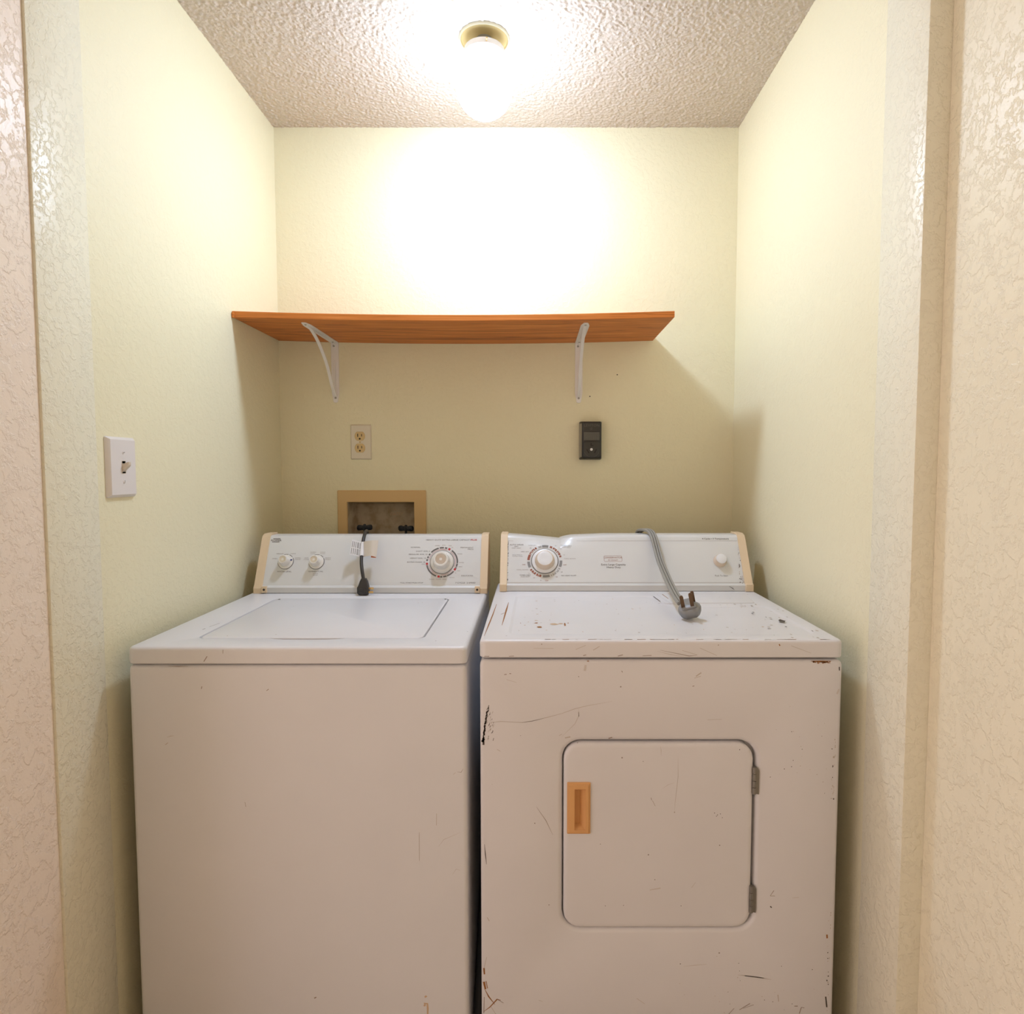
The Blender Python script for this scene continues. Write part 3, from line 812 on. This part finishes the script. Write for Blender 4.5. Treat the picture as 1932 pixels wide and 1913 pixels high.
flap([(-.499, 1.868, 1.064), (-.487, 1.858, 1.067), (-.470, 1.850, 1.070), (-.452, 1.853, 1.0695)], [(-.496, 1.852, 1.021), (-.485, 1.844, 1.024), (-.470, 1.838, 1.026), (-.456, 1.842, 1.0215)], 'tag_paper', 'tag_flap')
flap([(-.472, 1.853, 1.062), (-.464, 1.855, 1.062), (-.458, 1.857, 1.062)], [(-.472, 1.843, 1.021), (-.464, 1.844, 1.020), (-.458, 1.846, 1.0195)], 'tag_orange', 'tag_backing')

# ---------------------------------------------------------------- dryer
DX0, DX1, DZ = -0.1094, 0.6262, 0.931
dryer = thing('clothes_dryer', 'scuffed white clothes dryer with tan door handle', 'dryer', ((DX0 + DX1) / 2, 1.6, 0))
DOOR = (.0585, .4555, .3235, .7225)
bm = bmesh.new()
A = slab(bm, ff, lambda i: rrect(DX0, DX1, .022, .8905, .012, i, 5), edge_round(.007, -(YBK - YF), 4), True, False)
B = slab(bm, ff, lambda i: rrect(*DOOR, .038, i, 8), [(-.0095, 0), (-.0065, -.0010), (-.0030, -.0032), (-.0008, -.0062), (0, -.0090), (0, -.024)], False, True)
fill_between(bm, A[-1], B[0])
dbody = finish('cabinet', bm, 'dryer_enamel', dryer)
for x in (DX0 + .06, DX1 - .06):
    for y in (YF + .06, YBK - .06):
        bm = bmesh.new(); ft = fr_top(0)
        lathe(bm, ft, x, y, [(.02, .0), (.02, .008), (.012, .012), (.008, .024)], 16, True, True)
        finish('foot', bm, 'cord_black', dryer)
bm = bmesh.new()
DR = (DOOR[0] + .0030, DOOR[1] - .0065, DOOR[2] + .0022, DOOR[3] - .0040)
DL_ = slab(bm, ff, lambda i: rrect(*DR, .035, i, 8), [(0, -.0205), (0, -.004), (.0015, -.0010), (.0045, .0008), (.010, .0012)], True, False)
DH = slab(bm, ff, lambda i: rrect(.0720, .1125, .5325, .6335, .001, i, 2), [(0, .0012), (0, -.0205)], False, False)
fill_between(bm, DL_[-1], DH[0])
ddoor = finish('door', bm, 'dryer_enamel', dryer)
# recessed pull
HN = (.0684, .1160, .5290, .6370)
bm = bmesh.new()
A = slab(bm, ff, lambda i: rrect(*HN, .0015, i, 2), [(0, .0010), (0, .0035), (.003, .0045), (.0042, .0075), (.0100, .0080)], False, False)
B = slab(bm, ff, lambda i: rrect(HN[0] + .0155, HN[1] - .0095, HN[2] + .009, HN[3] - .013, .001, i, 2), [(-.001, .0080), (0, .0070)], False, False)
fill_between(bm, A[-1], B[0])
# cavity tapering towards its right side
c0 = [v_ for v_ in B[-1]]
c1 = [bm.verts.new(Vector((min(v_.co.x, HN[1] - .021), v_.co.y + .014, max(min(v_.co.z, HN[3] - .021), HN[2] + .017)))) for v_ in c0]
ring_faces(bm, [c0, c1]); bm.faces.new(c1)
finish('pull_handle', bm, 'handle_tan', ddoor, 20)
for z0, z1, xs in ((.6120, .6690, .4505), (.3600, .4175, .4490)):
    bm = bmesh.new()
    q = (z1 - z0) / 4
    for i_ in range(4):
        tube(bm, [Vector((xs + .0005, YF - .0015, z0 + q * i_ + .0005)), Vector((xs + .0005, YF - .0015, z0 + q * (i_ + 1) - .0005))], .0042, 10)
    slab(bm, ff, lambda i: [(xs + .002, z0 + .001), (xs + .0105, z0 - .001), (xs + .0105, z1 - .008), (xs + .0045, z1)], [(0, .0002), (0, .0016)])
    finish('hinge', bm, 'steel', dryer)
# --- top panel with stamped tray and lint-screen cover
fd = fr_top(DZ)
bm = bmesh.new()
A = slab(bm, fd, lambda i: rrect(DX0 - .0005, DX1 + .0005, YF - .002, YBK, .014, i, 5), [(.0015, -.0355), (0, -.034)] + edge_round(.0075, -.02, 4)[1:], True, False)
tray = round_poly([(-.055, 1.322), (.595, 1.322), (.590, 1.605), (.345, 1.615), (.322, 1.735), (-.050, 1.735)], .026, 6)
B = slab(bm, fd, lambda i: inset_poly(tray, i), [(0, 0), (.002, -.0006), (.006, -.0026), (.008, -.0030)], False, True)
fill_between(bm, A[-1], B[0])
dtop = finish('top_panel', bm, 'dryer_enamel', dryer)
bm = bmesh.new()
cover = round_poly([(.352, 1.628), (.570, 1.628), (.582, 1.755), (.338, 1.755)], .012, 4)
slab(bm, fd, lambda i: inset_poly(cover, i), [(0, .0001), (.001, .0022), (.004, .0030)])
finish('lint_screen_cover', bm, 'dryer_enamel', dryer)
# wear on the top (0 dark, 1 faint, 2 rust, 3 pale rust)
bm = bmesh.new()
nr = .0004; nt = -.0026
stroke(bm, fd, [(-.1025, 1.307), (-.100, 1.40), (-.0972, 1.50), (-.0950, 1.62)], .0030, nr, 2)
stroke(bm, fd, [(-.0703, 1.397), (-.069, 1.46), (-.0672, 1.55), (-.0652, 1.642)], .0034, nr, 2)
stroke(bm, fd, [(-.078, 1.505), (-.070, 1.520)], .002, nr, 2)
for u, v, a, c, mi in ((.013, 1.392, .012, .010, 2), (.006, 1.432, .006, .006, 2), (.005, 1.455, .009, .004, 3), (.046, 1.418, .016, .012, 3), (.070, 1.415, .004, .020, 2), (.060, 1.425, .010, .006, 3),
                       (-.030, 1.43, .002, .004, 2), (-.020, 1.41, .004, .003, 3), (.078, 1.43, .003, .005, 2), (-.012, 1.44, .003, .003, 3)):
    blob(bm, fd, u, v, a * .6, c * .8, nt, mi)
blob(bm, fd, .565, 1.438, .008, .015, nr, 0); blob(bm, fd, .55, 1.47, .004, .006, nr, 1)
stroke(bm, fd, [(.325, 1.72), (.331, 1.655)], .002, nr, 0); stroke(bm, fd, [(.352, 1.735), (.356, 1.675)], .0022, .0034, 2); stroke(bm, fd, [(.335, 1.635), (.352, 1.622), (.362, 1.622)], .0020, nr, 2)
for i_ in range(60):
    u = random.uniform(-.04, .60); v = random.uniform(1.34, 1.70)
    blob(bm, fd, u, v, random.uniform(.0006, .004), random.uniform(.001, .004), nt if v < 1.59 or u < .31 else .0034, random.choice((1, 1, 1, 3)), 6)
for i_ in range(22):
    u = random.uniform(.50, .615); v = random.uniform(1.29, 1.66)
    blob(bm, fd, u, v, random.uniform(.0012, .004), random.uniform(.003, .007), .0004, random.choice((1, 1, 0)), 6)
for i_ in range(36):
    u = random.uniform(.02, .60)
    stroke(bm, fd, [(u, 1.2805), (u + random.uniform(.004, .02), 1.2805)], .002, .0003, random.choice((1, 2)), False)
finish('wear_mark', bm, ['scuff_dark', 'scuff_faint', 'rust', 'rust_pale'], dtop, 0, False)['kind'] = 'stuff'
ffd = fr_front(YF - .002)
bm = bmesh.new()
for p, wd, mi in (([(.2552, .9111), (.2928, .9035), (.3143, .8990), (.3304, .9010)], .0014, 0), ([(.2498, .9089), (.2767, .9020), (.3036, .8980)], .0010, 1), ([(.3355, .9155), (.3701, .900)], .0010, 1),
                  ([(.30, .9105), (.33, .9015)], .0010, 1), ([(.085, .9125), (.105, .921)], .0010, 1), ([(.12, .911), (.133, .919)], .0012, 1), ([(.0, .915), (.04, .9145)], .0008, 1),
                  ([(.10, .9), (.106, .9015)], .0016, 0), ([(.17, .899), (.18, .9015)], .0016, 0), ([(.22, .8995), (.238, .9005)], .0014, 0), ([(.495, .9235), (.497, .920)], .0026, 2), ([(.372, .922), (.3735, .921)], .002, 0),
                  ([(-.1, .8985), (-.09, .8985)], .0014, 0), ([(-.05, .8985), (-.04, .899)], .0012, 0), ([(.015, .9235), (.017, .9230)], .002, 0), ([(.52, .92), (.56, .905)], .0008, 1)):
    stroke(bm, ffd, p, wd * .85, .0003, 3 if mi == 0 else mi)
finish('wear_mark', bm, ['scuff_dark', 'scuff_faint', 'rust', 'scratch'], dtop, 0, False)['kind'] = 'stuff'
# front panel marks
bm = bmesh.new()
F = [([(-.0885, .761), (-.0669, .7632), (-.0453, .7621), (-.0237, .761), (-.0022, .7643), (.0248, .7709), (.0572, .7797), (.0841, .7897), (.111, .7963), (.1594, .805)], .0011, 1),
     ([(-.0237, .761), (-.0022, .7643), (.02, .7695)], .0012, 0),
     ([(.0916, .7897), (.0917, .7753), (.0842, .7588), (.0573, .7312)], .0009, 1), ([(.0914, .783), (.0918, .7735)], .0014, 0),
     ([(.0054, .5843), (.0251, .5551), (.0393, .5247)], .0011, 0),
     ([(-.1029, .1933), (-.0941, .1759), (-.0809, .1584)], .0028, 2), ([(-.1043, .1433), (-.092, .1526), (-.0764, .1701), (-.069, .168)], .0028, 2), ([(-.0764, .1701), (-.0632, .1619)], .0012, 0),
     ([(-.1038, .2384), (-.1028, .2246)], .0040, 2), ([(-.104, .2084), (-.1007, .1921)], .0046, 2), ([(-.0995, .210), (-.0965, .194)], .0016, 2), ([(-.098, .262), (-.104, .235)], .001, 1),
     ([(-.09, .155), (-.078, .135)], .0012, 1), ([(-.1035, .175), (-.1045, .140)], .0016, 0),
     ([(.5613, .8880), (.58, .8872), (.6021, .8880)], .0035, 2),
     ([(.4256, .2234), (.4621, .2188), (.4954, .213)], .0040, 3), ([(.3126, .2419), (.336, .2445), (.36, .2465)], .0024, 3), ([(.44, .2215), (.48, .2165)], .0022, 1),
     ([(.3289, .8566), (.3395, .8642)], .003, 1), ([(.3255, .853), (.339, .857)], .0012, 1), ([(.3539, .7665), (.3831, .7676)], .0008, 1), ([(.322, .836), (.326, .837)], .0014, 0),
     ([(.4893, .3944), (.4967, .4058)], .0014, 0), ([(.4893, .3944), (.4992, .3944)], .0010, 0), ([(.4303, .1468), (.4522, .1608)], .0016, 0), ([(.4083, .1375), (.4192, .1503)], .0014, 0), ([(.438, .150), (.460, .158)], .001, 0),
     ([(.5558, .1387), (.5599, .1526)], .002, 0), ([(.5599, .1526), (.566, .151)], .0016, 0), ([(.0638, .729), (.0746, .7312)], .0028, 1), ([(.052, .7335), (.0575, .737)], .0012, 1), ([(.1524, .7279), (.16, .7301)], .002, 0),
     ([(.6195, .8303), (.6160, .8204)], .004, 3), ([(.6195, .8686), (.6190, .8762)], .0022, 0), ([(.6100, .1759), (.6130, .1526)], .0030, 0), ([(.6090, .311), (.6097, .3029)], .0034, 2),
     ([(-.06, .86), (-.055, .861)], .0018, 0), ([(-.0495, .8625), (-.046, .862)], .0018, 0), ([(.105, .88), (.1035, .868)], .0050, 3), ([(.108, .888), (.112, .888)], .002, 2), ([(.178, .868), (.18, .865)], .002, 0), ([(-.055, .85), (-.035, .844)], .0008, 1),
     ([(-.0965, .348), (-.092, .340)], .0020, 1), ([(-.1015, .505), (-.0995, .482), (-.0975, .462)], .0022, 0), ([(.0105, .168), (.019, .165)], .001, 1), ([(.215, .172), (.232, .160)], .0016, 3), ([(-.0750, .705), (-.0680, .701)], .0012, 1),
     ([(.51, .18), (.512, .165)], .002, 1), ([(.545, .155), (.552, .155)], .002, 0), ([(.535, .39), (.549, .391)], .0008, 1), ([(.49, .372), (.493, .369)], .003, 0)]
for p, wd, mi in F: stroke(bm, ff, p, wd * .85, .0003, 4 if mi == 0 and wd < .0021 else mi)
for i_ in range(22):      # rust bleeding from the seam
    blob(bm, ff, random.uniform(.563, .601), .8868 - abs(random.gauss(0, .0016)), random.uniform(.001, .003), random.uniform(.0008, .002), .0003, 2, 6)
for i_ in range(46):      # black rubbed scuff by the left edge
    q = i_ / 46.0
    z = .797 - .076 * q; x = -.0905 - .0125 * q ** .7
    stroke(bm, ff, [(x + random.uniform(-.002, .002), z), (x + random.uniform(-.003, .001), z - random.uniform(.003, .009))], random.uniform(.0008, .0030) * (0.5 + q), .0003, 0, False)
for i_ in range(34):
    z = random.uniform(.725, .785); x = -.094 + random.uniform(0, .013)
    stroke(bm, ff, [(x, z), (x - .0016, z - random.uniform(.002, .006))], random.uniform(.0004, .0010), .0003, random.choice((0, 1)), False)
for i_ in range(44):      # chips along the right edge
    z = random.choice((random.uniform(.13, .45), random.uniform(.60, .74)))
    blob(bm, ff, .6165 - abs(random.gauss(0, .004)), z, random.uniform(.0006, .0017), random.uniform(.001, .003), .0003, random.choice((0, 1, 1, 3)), 6)
for i_ in range(26):
    blob(bm, ff, random.uniform(.48, .61), random.uniform(.60, .80), random.uniform(.0006, .0015), random.uniform(.0006, .0012), .0003, random.choice((0, 1, 1)), 6)
for i_ in range(26):
    blob(bm, ff, random.uniform(.30, .60), random.uniform(.13, .28), random.uniform(.0006, .0015), random.uniform(.0006, .0013), .0003, random.choice((0, 1, 1)), 6)
finish('wear_mark', bm, ['scuff_dark', 'scuff_faint', 'rust', 'smudge', 'scratch'], dbody, 0, False)['kind'] = 'stuff'
bm = bmesh.new()
nd_ = .0016
for p, wd, mi in (([(.2585, .7124), (.2597, .704), (.2598, .6924)], .0009, 1), ([(.2402, .6044), (.2415, .599)], .0012, 0), ([(.243, .5985), (.2491, .5865)], .0010, 0), ([(.2946, .6869), (.2951, .648), (.2912, .6089), (.2884, .5753)], .0007, 1),
                  ([(.2639, .6234), (.2747, .6312), (.2876, .6357)], .0007, 1), ([(.326, .413), (.334, .424)], .0008, 1), ([(.24, .408), (.262, .412)], .0030, 3), ([(.288, .574), (.2895, .573)], .0022, 0)):
    stroke(bm, ff, p, wd * .85, nd_, 4 if mi == 0 else mi)
for u, v in ((.137, .506), (.2235, .6805), (.375, .565), (.383, .57), (.387, .562), (.148, .374), (.305, .374), (.25, .43), (.186, .375), (.46 - .04, .705), (.377, .568), (.371, .572)): blob(bm, ff, u, v, .0011, .0011, nd_, 0, 6)
finish('wear_mark', bm, ['scuff_dark', 'scuff_faint', 'rust', 'smudge', 'scratch'], ddoor, 0, False)['kind'] = 'stuff'

# --- dryer console with the dented upper edge
DA, DB = (1.800, .954), (1.872, 1.075)
fdc = fr_slant(DA, DB)
EX0, EX1 = -.0965, .6205
dp = [(1.7925, .9335), (1.7915, .948), (1.7935, .9505), (1.7985, .9515), (1.800, .954)]
DL = math.hypot(DB[0] - DA[0], DB[1] - DA[1])
for i_ in range(1, 9):
    q = 1 - (1 - i_ / 8) ** 1.6
    dp.append((DA[0] + (DB[0] - DA[0]) * q, DA[1] + (DB[1] - DA[1]) * q))
dp += [(1.8752, 1.0795), (1.881, 1.0825), (1.895, 1.083), (1.936, 1.0825), (1.940, 1.078), (1.940, .9315), (1.794, .9315)]
def dent(x):
    if x < -.075: return 0.0
    if x < .0765: return ((x + .075) / .1515) ** 1.25
    if x < .112: return 1.0 - 0.72 * ((x - .0765) / .0355) ** 0.6
    return 0.28 * max(0.0, 1 - (x - .112) / .10)
bm = bmesh.new()
x0, x1 = EX0 + .0200, EX1 - .0215
xs = sorted(set([round(x0 + (x1 - x0) * i_ / 30, 4) for i_ in range(31)] + [round(-.07 + .0065 * i_, 4) for i_ in range(46)] + [.0765, .079, .082]))
loops = []
for x in xs:
    lp = []
    for y, z in dp:
        k2 = max(0.0, min(1.0, (z - 1.046) / .034)); k2 = k2 * k2 * (3 - 2 * k2)
        if y > 1.91: k2 *= .85
        d_ = dent(x)
        lp.append((x, y + .010 * d_ * k2 * (1 if y < 1.9 else .3), z - .0165 * d_ * k2))
    loops.append(lp)
loft(bm, loops)
dcon = finish('control_console', bm, 'panel_white', dryer, 30)
dcap = [(1.791, .9315), (1.791, .949), (1.799, .955), (1.868, 1.071), (1.876, 1.081), (1.888, 1.0845), (1.936, 1.0845), (1.942, .9315)]
for x0, x1 in ((EX0, EX0 + .0205), (EX1 - .0225, EX1)):
    c = endcap(dcon, x0, x1, dcap)
    bm = bmesh.new(); box(bm, x0 + .0008, x1 - .0008, 1.7845, 1.80, .9318, .9525, .002)
    finish('cap_foot', bm, 'almond_plastic', c)
bm = bmesh.new()     # grime in the right-hand joint
for i_ in range(30):
    q = random.random() ** 2
    blob(bm, fdc, EX1 - .0245 - .012 * random.random() * (1 - q), -.003 + .12 * q, random.uniform(.0006, .0022) * (1.2 - q), random.uniform(.001, .004), .0006, random.choice((0, 1)), 6)
stroke(bm, fr_front(1.7915), [(.552, .946), (.562, .940), (.567, .936)], .0016, .0006, 0)
for i_ in range(26): blob(bm, fdc, EX0 + .0215 + abs(random.gauss(0, .0007)), random.uniform(0, .13), .0008, .003, .0005, random.choice((0, 1)), 6)
finish('grime', bm, ['scuff_dark', 'scuff_faint'], dcon, 0, False)['kind'] = 'stuff'

# printed lettering (0 grey, 1 soft, 2 rust red, 3 mid grey, 4 light grey)
bm = bmesh.new()
Td = lambda s, u, v, c, al='CENTER', sx=1.2, mi=1, **k: text(bm, s, fdc, u, v, c, al, sx, mi, .0005, **k)
Td('AUTO WEAR', -.050, .1184, .0040, mi=0); Td('DRY', -.0506, .1128, .0034, mi=0); Td('HIGH HEAT', -.0507, .1078, .0030)
Td('VERY DRY', -.0253, .0961, .0030); Td('Energy Preferred', -.0476, .0864, .0028, sx=1.0); Td('Automatic Setting', -.0475, .0821, .0028, sx=1.0)
Td('DAMP DRY', -.0039, .1165, .0028); Td('40', -.0092, .1080, .0030); Td('20', .0796, .1058, .0030); Td('10', .0875, .0863, .0030); Td('30', .0637, .1150, .0030)
Td('TIMED DRY', .0947, .1150, .0036, mi=0, rot=-4); Td('LOW HEAT', .0953, .1100, .0030, rot=-4)
Td('COOL DOWN', .0872, .0744, .0030, 'LEFT'); Td('OFF', .0845, .055, .0032, 'LEFT', mi=2); Td('20', .080, .0331, .0030); Td('NO HEAT FLUFF', .0783, .0222, .0034, 'LEFT', mi=0); Td('10', .0649, .018, .0034, mi=2)
Td('OFF', .037, .0067, .0032, mi=2); Td('30', .0201, .0076, .0030); Td('20', .0011, .0155, .0030); Td('10', -.0143, .029, .0030)
Td('TIMED DRY', -.0248, .0234, .0036, mi=0); Td('HIGH HEAT', -.0238, .0186, .0030); Td('COOL DOWN', -.0322, .0399, .0030); Td('OFF', -.0286, .0555, .0032, mi=2)
Td('CONSERVATOR', .2291, .0776, .0046, sx=1.12, mi=2); Td('BY CROSLEY', .2292, .0700, .0030, sx=1.15, mi=2)
Td('Extra Large Capacity', .2292, .0561, .0054, sx=1.08, mi=0, bold=.008); Td('Heavy Duty', .2294, .0477, .0054, sx=1.08, mi=0, bold=.008)
Td('Push To Start', .5354, .0219, .0046, sx=1.0, mi=0)
o_, i2 = rrect(.2031, .2551, .0655, .0835, .003, 0, 4), rrect(.2031, .2551, .0655, .0835, .003, .0006, 4)
ring_faces(bm, [[bm.verts.new(fdc(u, v, .0005)) for u, v in q] for q in (o_, i2)], True, 2)
cu, cv = .0318, .0667
Ro, Ri = .0505, .0430
for a0, a1 in ((99, 77), (182, 204), (2, -22), (-97, -73)): arc(bm, fdc, cu, cv, Ri, Ro, a0, a1, .0005, 3)
arc(bm, fdc, cu, cv, Ri + .001, Ro - .001, 113, 101, .0005, 4)
def dashes(a0, a1, mi, lst):
    for f0, f1, q in lst: arc(bm, fdc, cu, cv, Ro - (Ro - Ri) * q, Ro, a0 + (a1 - a0) * f0, a0 + (a1 - a0) * f1, .0005, mi)
dashes(176, 116, 2, ((0, .34, .9), (.37, .41, .9), (.43, .50, .5), (.52, .56, .9), (.60, .64, .9), (.66, .72, .5), (.74, .79, .9), (.84, .93, .8)))
dashes(71, 12, 2, ((0, .14, .8), (.20, .28, .8), (.30, .36, .5), (.38, .46, .9), (.52, .58, .9), (.60, .66, .5), (.68, .80, .8), (.84, .95, .8)))
dashes(212, 258, 2, ((0, .12, .8), (.18, .30, .9), (.32, .38, .5), (.40, .52, .9), (.60, .72, .9), (.74, .82, .5), (.84, .98, .9)))
dashes(-27, -70, 4, ((0, .12, .8), (.20, .26, .9), (.28, .36, .5), (.38, .42, .9), (.50, .56, .9), (.58, .66, .5), (.70, .82, .8), (.88, .98, .8)))
arc(bm, fdc, cu, cv, .0400, .0404, 0, 360, .0005, 1)
arc(bm, fdc, cu, cv - .0002, .0376, .0392, 0, 360, .0005, 0)
quad(bm, fdc, .125, EX1 - .024, .1308, .1313, .0005, 1); quad(bm, fdc, EX0 + .022, EX1 - .024, .0004, .0011, .0005, 1)
quad(bm, fdc, EX0 + .022, -.06, .1308, .1313, .0005, 1)
# lettering on the sloped strip above the line
Td('4 Cycle \u2022 3 Temperature', .494, .1378, .0048, 'LEFT', 1.12, 0, bold=.01)
finish('printed_lettering', bm, ['print_grey', 'print_soft', 'print_rust', 'print_midgrey', 'print_lightgrey'], dcon, 0, False)['kind'] = 'stuff'
bigd = [(.0375, .0002), (.0370, .003), (.0300, .006), (.0285, .007), (.0270, .012), (.0245, .020), (.0232, .0225), (.0222, .0225)]
bm = bmesh.new()
lathe(bm, fdc, cu, cv, [(.0372, .0002), (.0368, .0030), (.0290, .0050)], 48)
finish('dial_skirt', bm, 'cap_white', dcon, 50)
dial(dcon, fdc, cu, cv, [(.0292, .0040), (.0280, .009), (.0262, .016), (.0240, .0225), (.0222, .0235), (.0215, .0230)], .0218, .0232, 'cap_white', 'knob_almond')
bm = bmesh.new()
lathe(bm, fdc, .5375, .0672, [(.0192, .0002), (.0188, .0030), (.0172, .0042), (.0165, .0120), (.0160, .0165), (.0152, .0178), (.0150, .0172)], 40)
kn = finish('start_button', bm, 'knob_almond', dcon, 50)
bm = bmesh.new(); lathe(bm, fdc, .5375, .0672, [(.0150, .0170), (.0148, .0186), (.0138, .0192), (0, .0192)], 32)
finish('button_cap', bm, 'cap_white', kn)

# ---------------------------------------------------------------- dryer cord and plug
t = thing('power_cord', 'grey flat dryer cord and three-prong plug lying on the dryer', 'power cord', (.359, 1.455, DZ))
path = spline([(.318, 1.9415, .965), (.318, 1.962, .972), (.318, 1.971, 1.02), (.322, 1.962, 1.078), (.3315, 1.935, 1.0925), (.3440, 1.889, 1.0930), (.3495, 1.858, 1.0790), (.3545, 1.832, 1.0470), (.3575, 1.795, 1.0165), (.3560, 1.715, .9935), (.3515, 1.620, .9765), (.3480, 1.540, .9660), (.3480, 1.490, .9600)], 8)
wid = .0068
bm = bmesh.new()
sec = []
for k3 in (1, 0, -1):
    for j in range(7):
        a = R(30 + 120 * j / 6); sec.append((k3 * wid + .0040 * math.cos(a) * (1.0 if k3 == 0 else 1.0), .0042 * math.sin(a)))
for k3 in (-1, 0, 1):
    for j in range(7):
        a = R(210 + 120 * j / 6); sec.append((k3 * wid + .0040 * math.cos(a), .0042 * math.sin(a)))
sweep(bm, path, sec)
finish('cord', bm, 'cord_grey', t, 70)
bm = bmesh.new()
for k3 in (-.5, .5):
    sweep(bm, path, [(k3 * wid + a, b_) for a, b_ in ((-.0006, -.0034), (.0006, -.0034), (.0006, .0034), (-.0006, .0034))])
finish('groove', bm, 'cord_groove', t)
# plug: rounded body, axis along its prongs (up, leaning left and back)
ax = Vector((-.26, -.36, .89)).normalized()
sd = Vector((1, 0, 0)); sd = (sd - ax * sd.dot(ax)).normalized(); fwd = ax.cross(sd)
pc = Vector((.3600, 1.462, .9548))
fp = lambda u, v, n=0.0: pc + sd * u + fwd * v + ax * n
def plug_out(i):
    pts = []
    for q in range(40):
        a = 2 * math.pi * q / 40
        r_ = .0265 - i
        x, y = r_ * math.cos(a), r_ * .86 * math.sin(a)
        pts.append((x, max(y, -.0205 + i)))
    return pts
bm = bmesh.new()
slab(bm, fp, plug_out, [(.0175, -.0235), (.0100, -.0215), (.004, -.016), (.0008, -.008), (0, .0), (.001, .004), (.005, .0065)])
slab(bm, fp, lambda i: [(u - .002, v) for u, v in rrect(-.0165, .0165, -.013, .013, .005, i, 4)], [(0, .005), (0, .010), (.002, .0115)])
loft(bm, [[fp(*p) for p in ((-.012 + s_, .012 + d2, -.010 + e), (.012 - s_, .012 + d2, -.010 + e), (.012 - s_, .012 + d2, .006 - e), (-.012 + s_, .012 + d2, .006 - e))] for s_, d2, e in ((0, 0, 0), (0, .014, .001), (.002, .024, .003))])
pb = finish('plug_body', bm, 'plug_grey', t, 50)
for u, v, ang, ln in ((-.0140, -.005, 8, .034), (.0065, -.008, -6, .038), (.0130, .009, 0, .030)):
    bm = bmesh.new()
    c_, s_ = math.cos(R(ang)), math.sin(R(ang))
    f2 = lambda a, b_, n=0.0: fp(u + a * c_ - b_ * s_, v + a * s_ + b_ * c_, n)
    hw, hd = .0042, .0009
    loft(bm, [[f2(a * q, b_, n) for a, b_ in ((-hw, -hd), (hw, -hd), (hw, hd), (-hw, hd))] for n, q in ((.009, 1), (.009 + ln - .004, 1), (.009 + ln, .6))])
    finish('prong', bm, 'blade_brown', t)

# ---------------------------------------------------------------- hose in the gap between the machines
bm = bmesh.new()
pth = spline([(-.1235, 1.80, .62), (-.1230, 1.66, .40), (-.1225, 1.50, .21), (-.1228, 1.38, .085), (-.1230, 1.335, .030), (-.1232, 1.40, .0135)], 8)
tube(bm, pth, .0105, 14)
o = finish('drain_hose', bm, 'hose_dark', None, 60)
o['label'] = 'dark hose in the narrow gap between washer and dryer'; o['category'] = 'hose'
